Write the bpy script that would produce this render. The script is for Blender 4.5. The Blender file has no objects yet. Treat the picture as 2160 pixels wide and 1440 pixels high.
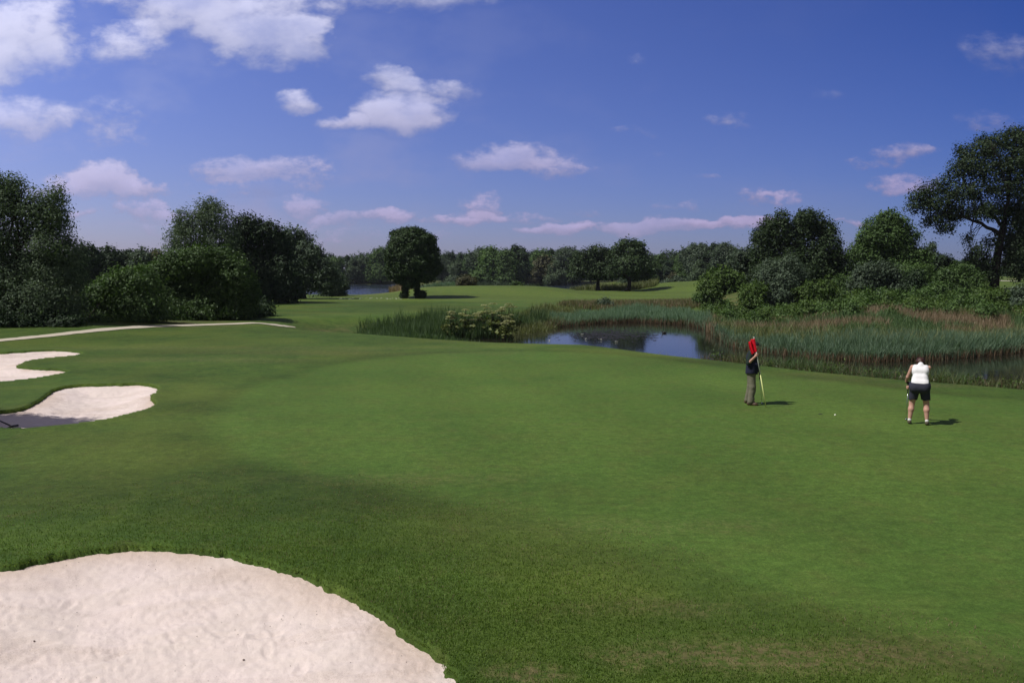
import bpy, math, random
import numpy as np
from mathutils import Vector
from math import radians, sin, cos, pi

random.seed(11)
R = np.random.default_rng(11)
C = bpy.context.scene.collection

# ------------------------------------------------------------------ camera, sky, sun, exposure
H = 3.6                       # eye above the putting green
F = 1680.0                    # focal length in photo pixels (28 mm on 36 mm)
TILT = math.atan(145 / F)
cam_data = bpy.data.cameras.new('camera')
cam_data.lens = 28.0
cam_data.sensor_width = 36.0
cam_data.clip_start = 0.1
cam_data.clip_end = 20000
cam = bpy.data.objects.new('camera', cam_data)
C.objects.link(cam)
cam.location = (0, 0, H)
cam.rotation_euler = (pi / 2 - TILT, 0, 0)
bpy.context.scene.camera = cam

SUN_EL = radians(54)
SUN_DIR = Vector((-1.0, -0.28, 0)).normalized()          # where the sun stands (left, a touch behind)
sun_data = bpy.data.lights.new('sun', 'SUN')
sun_data.energy = 4.0
sun_data.angle = radians(0.53)
sun_data.color = (1.0, 0.97, 0.92)
sun = bpy.data.objects.new('sun', sun_data)
C.objects.link(sun)
sd_ = Vector((SUN_DIR.x * cos(SUN_EL), SUN_DIR.y * cos(SUN_EL), sin(SUN_EL)))
sun.rotation_euler = (-sd_).to_track_quat('-Z', 'Y').to_euler()
sun.location = (-30, -10, 40)

vs = bpy.context.scene.view_settings
vs.view_transform = 'Standard'
vs.look = 'None'
vs.exposure = 0.0
vs.gamma = 1.0
vs.use_curve_mapping = False


def ray(px, py):
    rx, ru = (px - 1080) / F, (720 - py) / F
    return np.array([rx, cos(TILT) + ru * sin(TILT), -sin(TILT) + ru * cos(TILT)])


def on_z(px, py, z=0.0):
    d = ray(px, py)
    t = (z - H) / d[2]
    return np.array([d[0] * t, d[1] * t])


def at(px, D, z=0.0):
    return (px - 1080) / F * (D * cos(TILT) - (z - H) * sin(TILT)), D


# ---- node helper
class NT:
    def __init__(self, tree):
        self.t = tree
        self.n = tree.nodes
        self.l = tree.links

    def new(self, typ, **kw):
        n = self.n.new(typ)
        for k, v in kw.items():
            setattr(n, k, v)
        return n

    def put(self, sock, v):
        if v is None:
            return
        if hasattr(v, 'is_output') or hasattr(v, 'links'):
            self.l.new(v, sock)
        else:
            if isinstance(v, (tuple, list)) and len(v) == 3 and sock.type == 'RGBA':
                v = (*v, 1)
            sock.default_value = v

    def math(self, op, a, b=None, c=None, clamp=False):
        n = self.new('ShaderNodeMath', operation=op)
        n.use_clamp = clamp
        self.put(n.inputs[0], a)
        self.put(n.inputs[1], b)
        self.put(n.inputs[2], c)
        return n.outputs[0]

    def vmath(self, op, a, b=None, out=0):
        n = self.new('ShaderNodeVectorMath', operation=op)
        self.put(n.inputs[0], a)
        self.put(n.inputs[1], b)
        return n.outputs['Value'] if op in ('DOT_PRODUCT', 'LENGTH') else n.outputs[0]

    def mix(self, f, a, b, mode='MIX'):
        n = self.new('ShaderNodeMix', data_type='RGBA', blend_type=mode)
        n.clamp_result = False
        self.put(n.inputs[0], f)
        self.put(n.inputs[6], a)
        self.put(n.inputs[7], b)
        return n.outputs[2]

    def noise(self, vec, scale, detail=3.0, rough=0.5, dist=0.0):
        n = self.new('ShaderNodeTexNoise')
        self.put(n.inputs['Vector'], vec)
        n.inputs['Scale'].default_value = scale
        n.inputs['Detail'].default_value = detail
        n.inputs['Roughness'].default_value = rough
        n.inputs['Distortion'].default_value = dist
        return n.outputs['Fac']

    def ramp(self, v, lo, hi, a=0.0, b=1.0, smooth=True):
        n = self.new('ShaderNodeMapRange')
        n.interpolation_type = 'SMOOTHSTEP' if smooth else 'LINEAR'
        self.put(n.inputs[0], v)
        n.inputs[1].default_value = lo
        n.inputs[2].default_value = hi
        n.inputs[3].default_value = a
        n.inputs[4].default_value = b
        return n.outputs[0]

    def attr(self, name):
        return self.new('ShaderNodeAttribute', attribute_name=name).outputs['Fac']


# ---- world: physical sky with cumulus clouds placed by direction
world = bpy.data.worlds.new('World')
bpy.context.scene.world = world
world.use_nodes = True
W = NT(world.node_tree)
W.n.clear()
sky = W.new('ShaderNodeTexSky', sky_type='NISHITA')
sky.sun_disc = False
sky.sun_elevation = SUN_EL
sky.sun_rotation = math.atan2(SUN_DIR.x, SUN_DIR.y)
sky.air_density = 1.0
sky.dust_density = 0.6
sky.ozone_density = 3.0
tc = W.new('ShaderNodeTexCoord').outputs['Generated']
sep = W.new('ShaderNodeSeparateXYZ')
W.l.new(tc, sep.inputs[0])
dx, dy, dz = sep.outputs
yy = W.math('MAXIMUM', dy, 0.08)
U = W.math('DIVIDE', dx, yy)
V = W.math('DIVIDE', dz, yy)
comb = W.new('ShaderNodeCombineXYZ')
W.l.new(U, comb.inputs[0]); W.l.new(V, comb.inputs[1])
uv = comb.outputs[0]


def nvec(sx, sy, oz=0.0):
    c = W.new('ShaderNodeCombineXYZ')
    W.l.new(W.math('MULTIPLY', U, sx), c.inputs[0])
    W.l.new(W.math('MULTIPLY', V, sy), c.inputs[1])
    c.inputs[2].default_value = oz
    return c.outputs[0]


# soft warp so that cloud outlines billow
warp = W.new('ShaderNodeTexNoise')
warp.inputs['Scale'].default_value = 1.0
warp.inputs['Detail'].default_value = 5.0
warp.inputs['Roughness'].default_value = 0.55
W.l.new(nvec(13, 22), warp.inputs['Vector'])
wv = W.vmath('SUBTRACT', warp.outputs['Color'], (0.5, 0.5, 0.5))
wv = W.vmath('MULTIPLY', wv, (0.075, 0.045, 0.0))
uvw = W.vmath('ADD', uv, wv)
# (px, py, rx, ry, weight) in the sky
CLOUDS = [
    (40, 60, 110, 90, 1.1), (130, 130, 80, 40, .35), (270, 100, 90, 45, .8), (500, 25, 190, 62, .95), (570, 90, 130, 52, .85), (380, 50, 90, 40, .3),
    (640, 80, 50, 40, .7), (330, 0, 140, 36, .5), (890, -8, 140, 36, .7), (760, 5, 80, 30, .3), (30, 245, 110, 44, 1.0), (0, 130, 60, 40, .5),
    (220, 240, 110, 40, .32), (230, 290, 80, 25, .28),
    (622, 222, 42, 18, .9), (815, 165, 55, 26, .8), (895, 185, 75, 24, .75), (975, 195, 45, 22, .35), (840, 240, 100, 42, 1.35), (715, 258, 52, 20, .9),
    (1060, 332, 95, 26, 1.25), (1190, 350, 75, 24, .55), (515, 352, 115, 26, .9), (655, 365, 60, 26, .4), (520, 392, 150, 22, .35),
    (218, 370, 62, 32, 1.25), (190, 398, 130, 30, .85), (290, 400, 60, 20, .6),
    (642, 432, 60, 24, 1.0), (715, 462, 50, 14, .95), (820, 460, 58, 18, .8), (1010, 437, 50, 22, .6), (1000, 462, 60, 16, .7), (945, 472, 60, 14, .65),
    (1105, 460, 60, 12, .55), (308, 445, 65, 20, .7), (185, 462, 35, 12, .8), (400, 450, 60, 14, .5),
    (1115, 490, 34, 11, .95), (1190, 485, 55, 15, 1.25), (1330, 482, 75, 16, 1.3), (1430, 476, 80, 15, 1.3), (1545, 477, 55, 10, 1.0), (1605, 466, 45, 13, 1.2),
    (1225, 450, 35, 11, .5), (1430, 440, 55, 9, .55), (1620, 412, 66, 20, .75), (1630, 398, 22, 8, .7),
    (1540, 252, 40, 15, .55), (1560, 268, 30, 9, .4), (1328, 272, 36, 9, .42), (1740, 204, 40, 9, .4), (1342, 124, 24, 9, .25), (1495, 376, 32, 8, .42),
    (1895, 325, 62, 18, .8), (1812, 345, 36, 13, .6), (1920, 385, 70, 26, .75), (2120, 112, 85, 34, .75), (2110, 254, 90, 22, .55), (1800, 470, 30, 6, .6),
    (1365, 323, 24, 7, .25), (760, 500, 300, 14, .25), (480, 480, 240, 18, .35), (1900, 395, 100, 12, .3), (2260, 300, 80, 30, .9), (-90, 180, 90, 60, 1.1)]
total = None
hsum = None
for (cx, cy, rx, ry, w) in CLOUDS:
    d = ray(cx, cy)
    u0, v0 = d[0] / d[1], d[2] / d[1]
    m = W.new('ShaderNodeMapping')
    W.l.new(uvw, m.inputs[0])
    sx, sy = F / rx / 1.25, F / ry / 1.25
    m.inputs['Scale'].default_value = (sx, sy, 0)
    m.inputs['Location'].default_value = (-u0 * sx, -v0 * sy, 0)
    q = W.vmath('DOT_PRODUCT', m.outputs[0], m.outputs[0])
    w = w * (1.45 if cy > 330 else 1.3) * (.72 if cx > 1280 and cy < 460 else 1)
    g = W.math('MULTIPLY_ADD', q, -w, w)
    g = W.math('MAXIMUM', g, 0.0)
    total = g if total is None else W.math('ADD', total, g)
    hy = W.vmath('DOT_PRODUCT', m.outputs[0], (0, 1, 0))
    hsum = W.math('MULTIPLY', g, hy) if hsum is None else W.math('MULTIPLY_ADD', g, hy, hsum)
n1 = W.noise(nvec(26, 44, 3.1), 1.0, 8.0, 0.58)
n2 = W.noise(nvec(7, 13, 8.4), 1.0, 5.0, 0.55)
body = W.math('ADD', total, W.math('MULTIPLY', W.math('SUBTRACT', n1, 0.5), W.ramp(total, 0.0, 0.35, 0.0, 2.3)))
n3 = W.noise(nvec(75, 120, 5.5), 1.0, 5.0, 0.6)
body = W.math('ADD', body, W.math('MULTIPLY', W.math('SUBTRACT', n3, 0.5), W.math('MULTIPLY', W.ramp(total, 0.0, 0.3, 0.0, 2.6), W.ramp(V, 0.06, 0.22, 1.0, 0.25))))
hrel = W.math('DIVIDE', hsum, W.math('MAXIMUM', total, 0.02))
hrel = W.math('MULTIPLY', hrel, W.ramp(total, 0.02, 0.3))
dens = W.math('MULTIPLY', W.ramp(body, 0.0, 1.40), W.ramp(hrel, -0.8, 0.0, 0.6, 1.0))
thin = W.math('MULTIPLY', W.ramp(n2, 0.48, 0.75), W.ramp(V, 0.03, 0.28, 0.45, 0.14))
thin = W.math('MULTIPLY', thin, W.ramp(U, -0.5, 0.45, 1.0, 0.12))
dens = W.math('MULTIPLY', dens, W.ramp(W.noise(nvec(7, 12, 2.2), 1.0, 7.0, 0.62), .34, .58, .60, 1.0))
cover = W.math('MAXIMUM', W.math('MULTIPLY', dens, 0.95), thin)
cover = W.math('MULTIPLY', cover, W.ramp(dy, 0.05, 0.3))
# broken grey cover out of view, added to neutralise the blue shadow fill
SKY_K = 0.10
tint_v = W.ramp(V, 0.0, 0.36, 0.0, 1.0, smooth=False)
tint_u = W.ramp(U, -0.66, 0.66, 0.0, 1.0, smooth=False)
low = W.mix(tint_u, (0.78, 0.70, 1.08), (0.28, 0.34, 0.72))
top = W.mix(tint_u, (0.90, 0.84, 1.38), (0.17, 0.28, 0.72))
tint = W.mix(tint_v, low, top)
skycol = W.mix(1.0, sky.outputs[0], tint, 'MULTIPLY')
hi_c = W.mix(tint_u, (7.0, 7.1, 9.4), (2.7, 2.9, 5.0))
lo_c = W.mix(tint_u, (4.6, 4.3, 6.6), (3.6, 3.0, 5.0))
cl_c = W.mix(W.ramp(V, 0.06, 0.26), lo_c, hi_c)
shade = W.math('MULTIPLY', W.ramp(body, 0.2, 1.6, 0.86, 1.05), W.ramp(hrel, -0.6, 0.6, 0.84, 1.12))
cl_c = W.mix(1.0, cl_c, shade, 'MULTIPLY')
out_c = W.mix(cover, skycol, cl_c)
fill_deck = W.math('MAXIMUM', W.ramp(dz, 0.42, 0.62), W.ramp(dy, 0.50, 0.25))  # unseen grey sky overhead and behind, added for neutral fill light
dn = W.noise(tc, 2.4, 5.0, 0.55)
fill_deck = W.math('MULTIPLY', fill_deck, W.ramp(dn, 0.30, 0.50, 0.45, 0.95))
out_c = W.mix(fill_deck, out_c, (1.60, 1.58, 1.95))
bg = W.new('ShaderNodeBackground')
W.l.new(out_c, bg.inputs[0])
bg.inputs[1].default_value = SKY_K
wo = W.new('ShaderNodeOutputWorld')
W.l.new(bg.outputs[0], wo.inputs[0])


# ------------------------------------------------------------------ mesh + object helpers
def mesh_np(name, V, faces, mat=None, attrs=None, smooth=False):
    me = bpy.data.meshes.new(name)
    V = np.asarray(V, dtype=np.float32)
    if not isinstance(faces, list):
        faces = [faces]
    faces = [np.asarray(f, dtype=np.int32) for f in faces if len(f)]
    me.vertices.add(len(V))
    me.vertices.foreach_set('co', V.ravel())
    nl = sum(f.size for f in faces)
    npoly = sum(len(f) for f in faces)
    me.loops.add(nl)
    me.polygons.add(npoly)
    me.loops.foreach_set('vertex_index', np.concatenate([f.ravel() for f in faces]))
    st, off = [], 0
    for f in faces:
        k = f.shape[1]
        st.append(off + np.arange(len(f), dtype=np.int32) * k)
        off += f.size
    me.polygons.foreach_set('loop_start', np.concatenate(st))
    me.update(calc_edges=True)
    me.polygons.foreach_set('use_smooth', np.full(npoly, smooth, dtype=bool))
    for k, v in (attrs or {}).items():
        a = me.attributes.new(k, 'FLOAT', 'POINT')
        a.data.foreach_set('value', np.asarray(v, dtype=np.float32))
    if mat:
        for m in (mat if isinstance(mat, (list, tuple)) else [mat]):
            me.materials.append(m)
    me.validate()
    return me


def link(name, me, parent=None, loc=(0, 0, 0)):
    o = bpy.data.objects.new(name, me)
    C.objects.link(o)
    o.location = loc
    if parent is not None:
        o.parent = parent
    return o


def tag(o, label=None, cat=None, group=None, kind=None):
    if label:
        o['label'] = label
    if cat:
        o['category'] = cat
    if group:
        o['group'] = group
    if kind:
        o['kind'] = kind
    return o


def thing(name, label, cat, loc, rz=0.0, group=None):
    o = bpy.data.objects.new(name, None)
    C.objects.link(o)
    o.location = loc
    o.rotation_euler = (0, 0, rz)
    o.empty_display_size = 0.2
    return tag(o, label, cat, group)


def copy_tree(o, parent=None):
    c = o.copy()
    C.objects.link(c)
    c.parent = parent
    for ch in list(o.children):
        copy_tree(ch, c)
    return c


class Soup:
    """collects vertices and faces"""
    def __init__(self):
        self.V = []
        self.Q = []
        self.T = []
        self.n = 0

    def add(self, V, Q=None, T=None):
        V = np.asarray(V, dtype=float)
        if Q is not None and len(Q):
            self.Q.append(np.asarray(Q, dtype=np.int64) + self.n)
        if T is not None and len(T):
            self.T.append(np.asarray(T, dtype=np.int64) + self.n)
        self.V.append(V)
        self.n += len(V)

    def tube(self, pts, rad, seg=7, cap=True):
        pts = np.asarray(pts, dtype=float)
        rad = np.broadcast_to(np.asarray(rad, dtype=float), (len(pts),))
        m = len(pts)
        tang = np.gradient(pts, axis=0)
        tang /= np.linalg.norm(tang, axis=1)[:, None] + 1e-9
        ref = np.array([0.31, 0.95, 0.05]) if abs(tang[0][2]) > 0.5 else np.array([0, 0, 1.0])
        a = np.cross(tang, ref)
        a /= np.linalg.norm(a, axis=1)[:, None] + 1e-9
        b = np.cross(tang, a)
        th = np.linspace(0, 2 * pi, seg, endpoint=False)
        Vv = pts[:, None] + rad[:, None, None] * (np.cos(th)[None, :, None] * a[:, None] + np.sin(th)[None, :, None] * b[:, None])
        Vv = Vv.reshape(-1, 3)
        i = np.arange(m - 1)[:, None] * seg
        j = np.arange(seg)[None]
        jn = (j + 1) % seg
        Q = np.stack([i + j, i + jn, i + seg + jn, i + seg + j], -1).reshape(-1, 4)
        T = []
        if cap:
            Vv = np.vstack([Vv, pts[0], pts[-1]])
            c0, c1 = m * seg, m * seg + 1
            for k in range(seg):
                T.append([c0, (k + 1) % seg, k])
                T.append([c1, (m - 1) * seg + k, (m - 1) * seg + (k + 1) % seg])
        self.add(Vv, Q, T)

    def ball(self, c, r, nu=10, nv=7):
        th = np.linspace(0, 2 * pi, nu, endpoint=False)
        ph = np.linspace(0, pi, nv)
        r = np.broadcast_to(np.asarray(r, float), (3,))
        Vv = []
        for p in ph:
            for t in th:
                Vv.append([c[0] + r[0] * sin(p) * cos(t), c[1] + r[1] * sin(p) * sin(t), c[2] + r[2] * cos(p)])
        Q = []
        for i in range(nv - 1):
            for j in range(nu):
                Q.append([i * nu + j, (i + 1) * nu + j, (i + 1) * nu + (j + 1) % nu, i * nu + (j + 1) % nu])
        self.add(Vv, Q)

    def build(self, name, mat=None, attrs=None, smooth=True):
        return mesh_np(name, np.vstack(self.V), [np.vstack(self.Q) if self.Q else [], np.vstack(self.T) if self.T else []], mat, attrs, smooth)


def smooth01(a, b, x):
    t = np.clip((x - a) / (b - a), 0, 1)
    return t * t * (3 - 2 * t)


def vnoise(x, y, seed=0):
    x = np.asarray(x, float); y = np.asarray(y, float)
    xi, yi = np.floor(x), np.floor(y)
    fx, fy = x - xi, y - yi
    fx = fx * fx * (3 - 2 * fx); fy = fy * fy * (3 - 2 * fy)
    xi = xi.astype(np.int64); yi = yi.astype(np.int64)

    def h(a, b):
        n = (a * 374761393 + b * 668265263 + seed * 974634777) & 0xFFFFFFFF
        n = ((n ^ (n >> 13)) * 1274126177) & 0xFFFFFFFF
        return ((n ^ (n >> 16)) & 0xFFFFFF) / float(0xFFFFFF)
    return (h(xi, yi) * (1 - fx) + h(xi + 1, yi) * fx) * (1 - fy) + (h(xi, yi + 1) * (1 - fx) + h(xi + 1, yi + 1) * fx) * fy


def fbm(x, y, seed=0, octv=4, gain=0.5):
    s, a, t = 0, 1.0, 0
    for o in range(octv):
        s = s + a * (vnoise(x * 2 ** o + 13.7 * o, y * 2 ** o + 5.1 * o, seed + o) - 0.5)
        t += a
        a *= gain
    return s / t


def sd_poly(X, Y, poly):
    """signed distance, negative inside"""
    shp = X.shape
    X = X.ravel(); Y = Y.ravel()
    d2 = np.full(X.shape, 1e18)
    ins = np.zeros(X.shape, bool)
    n = len(poly)
    for i in range(n):
        ax, ay = poly[i]
        bx, by = poly[(i + 1) % n]
        ex, ey = bx - ax, by - ay
        t = np.clip(((X - ax) * ex + (Y - ay) * ey) / (ex * ex + ey * ey + 1e-12), 0, 1)
        qx, qy = X - ax - t * ex, Y - ay - t * ey
        d2 = np.minimum(d2, qx * qx + qy * qy)
        cond = (ay > Y) != (by > Y)
        xx = ax + (Y - ay) * ex / (ey if abs(ey) > 1e-12 else 1e-12)
        ins ^= cond & (X < xx)
    d = np.sqrt(d2)
    return np.where(ins, -d, d).reshape(shp)


def rounded(poly, it=2):
    P = np.array(poly, float)
    for _ in range(it):
        Q = np.roll(P, -1, axis=0)
        P = np.stack([0.75 * P + 0.25 * Q, 0.25 * P + 0.75 * Q], 1).reshape(-1, 2)
    return P


# ------------------------------------------------------------------ lie of the land (all in metres)
ZW = -1.3                                                      # water level

CREST = [(700, 700), (760, 704), (900, 714), (1080, 722), (1200, 726), (1300, 727), (1400, 737), (1500, 750), (1700, 772), (1900, 797), (2160, 817), (2500, 850), (2900, 880)]
FARB = [(760, 712), (850, 712), (960, 707), (1060, 704), (1110, 698), (1170, 687), (1250, 680), (1350, 677), (1450, 682), (1500, 694), (1520, 712), (1550, 728),
        (1640, 742), (1740, 752), (1850, 757), (1960, 754), (2060, 747), (2160, 739), (2400, 728), (2800, 715)]
near_shore = []
for p in CREST:
    q = on_z(*p)
    r = np.hypot(*q)
    near_shore.append(q * (1 + (4.6 if p[0] > 1000 else 7.0) / r))
POND = np.array([on_z(x, y, ZW) for x, y in FARB] + near_shore[::-1])
_f = np.array([on_z(x, y, ZW) for x, y in FARB]); _n = np.array(near_shore)
UF, RF = _f[:, 0] / _f[:, 1], np.hypot(_f[:, 0], _f[:, 1])
UC, RC = _n[:, 0] / _n[:, 1], np.hypot(_n[:, 0], _n[:, 1])
POND = rounded(POND, 1)
LAKE = rounded([at(px, D) for px, D in [(450, 160), (600, 152), (700, 147), (760, 143), (820, 143), (870, 152), (1000, 162), (1130, 167), (1200, 172), (1260, 178),
                                        (1300, 186), (1330, 240), (1320, 300), (1150, 328), (950, 325), (850, 330), (700, 335), (550, 335), (350, 300), (360, 220)]], 2)
B_NEAR = [(0, 1198), (60, 1191), (74, 1184), (185, 1164), (296, 1155), (407, 1159), (463, 1163), (523, 1177), (593, 1200), (657, 1223), (708, 1243), (759, 1272), (796, 1288),
          (847, 1330), (893, 1358), (930, 1385), (954, 1418), (962, 1445), (968, 1520), (930, 1650), (700, 1850), (200, 1950), (-400, 1800), (-700, 1500), (-500, 1300), (-200, 1215)]
B_MID = [(0, 876), (49, 868), (75, 855), (94, 839), (110, 827), (139, 819), (181, 815), (240, 814), (292, 812), (311, 813), (339, 820), (327, 831), (316, 842), (324, 849), (333, 858),
         (311, 868), (279, 878), (246, 886), (207, 894), (156, 902), (107, 907), (65, 911), (0, 909), (-80, 906), (-170, 893), (-120, 880)]
B_FAR = [(0, 746), (55, 742), (104, 739), (139, 740), (172, 743), (168, 750), (123, 754), (75, 759), (45, 766), (32, 775), (58, 778), (104, 781), (130, 781), (147, 786), (123, 792),
         (81, 799), (49, 804), (0, 808), (-150, 815), (-260, 790), (-200, 760), (-100, 750)]
BUNK = [rounded([on_z(*p) for p in b], 1) for b in (B_NEAR, B_MID, B_FAR)]
GREEN = rounded([on_z(*p) for p in [(1060, 741), (850, 750), (700, 768), (570, 805), (470, 860), (440, 920), (520, 975), (700, 1010), (900, 1045), (1100, 1085), (1350, 1150), (1600, 1230),
                                    (1850, 1310), (2200, 1400), (2700, 1400), (2700, 900), (2160, 850), (1900, 822), (1600, 785), (1400, 757), (1200, 742)]], 2)
FAIR = rounded([at(px, D) for px, D in [(560, 92), (700, 100), (850, 104), (1000, 104), (1150, 106), (1300, 106), (1450, 107), (1520, 114), (1500, 170), (1300, 172), (1100, 160),
                                        (900, 145), (780, 140), (650, 124), (590, 112), (560, 104)]], 2)


def bunk_sd(X, Y):
    out = []
    for k, b in enumerate(BUNK):
        s = np.full(X.shape, 50.0)
        lo, hi = b.min(0) - 3, b.max(0) + 3
        m = (X > lo[0]) & (X < hi[0]) & (Y > lo[1]) & (Y < hi[1])
        if m.any():
            x, y = X[m], Y[m]
            j = (.13, .10, .10)[k] * fbm(x * 8, y * 8, 40 + k, 3) + 0.12 * fbm(x * 1.3, y * 1.3, 50 + k, 2)
            s[m] = sd_poly(x, y, b) + j
        out.append(s)
    return out


def base_h(X, Y):
    z = 0.16 * fbm(X / 14, Y / 14, 3, 3) * smooth01(8, 20, np.hypot(X, Y))
    z = z + 0.5 * fbm(X / 45, Y / 45, 9, 2) * smooth01(45, 90, Y) * (1 - .9 * smooth01(95, 115, Y) * smooth01(-.13, -.16, X / np.maximum(Y, 1) * -1 - .28)) * smooth01(420, 300, Y)
    u = X / np.maximum(Y, 1)
    # bank and rising field to the right, behind the pond
    ramp = np.interp(Y, [44, 50, 58, 70, 90, 150, 250, 700], [0.0, 0.05, 0.12, 0.6, 1.75, 2.25, 2.4, 2.4])
    z = z + ramp * smooth01(0.215, 0.31, u) * (Y > 30)
    # mounds at the back of the fairway
    z = z + 1.45 * np.exp(-(((X + 4) / 16) ** 4)) * np.exp(-(((Y - 132) / 12) ** 2))
    z = z + 1.75 * np.exp(-(((X - 40) / 13) ** 4)) * np.exp(-(((Y - 164) / 15) ** 2))
    # left side rises a little under the trees
    z = z + 0.5 * smooth01(-0.30, -0.62, u) * smooth01(38, 50, Y)
    return z


def height(X, Y, bunkers=True):
    X = np.asarray(X, float); Y = np.asarray(Y, float)
    z = base_h(X, Y)
    z = z + 0.06 * np.exp(-((Y - 17) / 4) ** 2) * smooth01(-2, -9, X)
    dp = np.full(X.shape, 99.0)
    m = (Y > 20) & (Y < 110)
    dp[m] = sd_poly(X[m], Y[m], POND)
    r_, uu_ = np.hypot(X, Y), X / np.maximum(Y, 1)
    mid = .5 * (np.interp(uu_, UF, RF) + np.interp(uu_, UC, RC))
    bank = 5.2 + (7.0 + 5.0 * smooth01(.02, .08, uu_) + 4.0 * smooth01(.22, .28, uu_) - 5.2) * smooth01(-2, 2, r_ - mid)
    z = np.where(dp < bank, ZW + (z - ZW) * smooth01(0, 1, dp / bank), z)
    z = np.where(dp < 0, ZW - 0.9 * smooth01(0, 3, -dp), z)
    dl = np.full(X.shape, 99.0)
    m = (Y > 120) & (Y < 380)
    dl[m] = sd_poly(X[m], Y[m], LAKE)
    z = np.where(dl < 9, ZW + (z - ZW) * smooth01(0, 9, dl), z)
    z = np.where(dl < 0, ZW - 1.2 * smooth01(0, 6, -dl), z)
    if bunkers:
        for s in bunk_sd(X, Y):
            z = z + 0.045 * np.exp(-(s / 0.5) ** 2) * (s > 0)
            z = z - 0.75 * smooth01(0.0, 0.16, -s)
    return z


def hz(x, y):
    return float(height(np.array([x]), np.array([y]))[0])


def polar(th, rr):
    T, RR = np.meshgrid(th, rr)
    return RR * np.sin(T), RR * np.cos(T)


def grid_faces(nr, nc, wrap=False):
    i = np.arange(nr - 1)[:, None]
    j = np.arange(nc if wrap else nc - 1)[None]
    jn = (j + 1) % nc
    return np.stack([i * nc + j, i * nc + jn, (i + 1) * nc + jn, (i + 1) * nc + j], -1).reshape(-1, 4)


# ------------------------------------------------------------------ materials
def mat(name):
    m = bpy.data.materials.new(name)
    m.use_nodes = True
    t = NT(m.node_tree)
    t.n.clear()
    o = t.new('ShaderNodeOutputMaterial')
    return m, t, o


def simple(name, col, rough=0.6, noise=0.0, nscale=20.0, spec=0.4, bump=0.0, metal=0.0, sss=0.0):
    m, t, o = mat(name)
    p = t.new('ShaderNodeBsdfPrincipled')
    tcn = t.new('ShaderNodeTexCoord').outputs['Object']
    n = t.noise(tcn, nscale, 4)
    c = t.mix(t.math('MULTIPLY', n, noise), (*col, 1), tuple(x * 0.35 for x in col) + (1,))
    t.l.new(c, p.inputs['Base Color'])
    p.inputs['Roughness'].default_value = rough
    p.inputs['Specular IOR Level'].default_value = spec
    p.inputs['Metallic'].default_value = metal
    if bump:
        b = t.new('ShaderNodeBump')
        b.inputs['Distance'].default_value = bump
        t.l.new(n, b.inputs['Height'])
        t.l.new(b.outputs[0], p.inputs['Normal'])
    t.l.new(p.outputs[0], o.inputs[0])
    return m


def leafmat(name, dark, light, trans=0.25, gloss=0.025, rough=0.55):
    m, t, o = mat(name)
    tint = t.attr('tint')
    col = t.mix(tint, (*dark, 1), (*light, 1))
    rnd = t.new('ShaderNodeObjectInfo').outputs['Random']
    col = t.mix(1.0, col, t.ramp(rnd, 0, 1, 0.82, 1.15, False), 'MULTIPLY')
    d = t.new('ShaderNodeBsdfDiffuse')
    t.l.new(col, d.inputs[0])
    tr = t.new('ShaderNodeBsdfTranslucent')
    t.l.new(t.mix(1.0, col, (1.1, 1.25, 0.6, 1), 'MULTIPLY'), tr.inputs[0])
    g = t.new('ShaderNodeBsdfGlossy')
    g.inputs['Roughness'].default_value = rough
    g.inputs[0].default_value = (0.8, 0.85, 0.8, 1)
    m1 = t.new('ShaderNodeMixShader')
    m1.inputs[0].default_value = trans
    t.l.new(d.outputs[0], m1.inputs[1]); t.l.new(tr.outputs[0], m1.inputs[2])
    m2 = t.new('ShaderNodeMixShader')
    m2.inputs[0].default_value = gloss
    t.l.new(m1.outputs[0], m2.inputs[1]); t.l.new(g.outputs[0], m2.inputs[2])
    t.l.new(m2.outputs[0], o.inputs[0])
    return m


M = {}
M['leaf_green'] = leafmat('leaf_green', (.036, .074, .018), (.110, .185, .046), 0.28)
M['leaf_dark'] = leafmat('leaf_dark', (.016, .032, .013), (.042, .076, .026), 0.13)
M['leaf_willow'] = leafmat('leaf_willow', (0.0520,0.0806,0.0442), (0.1365,0.1885,0.1014))
M['leaf_grey'] = leafmat('leaf_grey', (0.0432,0.0672,0.0432), (0.0960,0.1344,0.0768))
M['leaf_oak'] = leafmat('leaf_oak', (.016, .033, .011), (.044, .074, .022), 0.15)
M['leaf_bright'] = leafmat('leaf_bright', (.045, .085, .016), (.110, .175, .036), 0.3)
M['leaf_rust'] = leafmat('leaf_rust', (.045, .046, .022), (.105, .100, .045), 0.2)
M['leaf_clipped'] = leafmat('leaf_clipped', (.014, .030, .009), (.040, .072, .018), 0.12)
M['reed'] = leafmat('reed', (.085, .160, .095), (.24, .34, .22), 0.35, 0.02)
M['rush'] = leafmat('rush', (.045, .090, .034), (.125, .190, .075), 0.35, 0.02)
M['reed_base'] = leafmat('reed_base', (.075, .050, .030), (.18, .125, .075), 0.2, 0.02)
M['dry_grass'] = leafmat('dry_grass', (.17, .125, .075), (.33, .25, .165), 0.3, 0.02)
M['tall_grass'] = leafmat('tall_grass', (0.0900,0.1140,0.0384), (0.2040,0.2160,0.0780), 0.3, 0.03)
M['turf'] = leafmat('turf', (.075,.135,.018), (.165,.245,.042), 0.35, 0.02)
M['turf_dry'] = leafmat('turf_dry', (.12, .11, .05), (.25, .20, .11), 0.25, 0.02)
M['leaf_hog'] = leafmat('leaf_hog', (.075, .105, .03), (.19, .21, .07), 0.3, 0.02)
M['umbel'] = leafmat('umbel', (.26, .28, .13), (.48, .47, .28), 0.3, 0.02)
M['flower'] = leafmat('flower', (.6, .6, .5), (.8, .8, .75), 0.2, 0.02)
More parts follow.
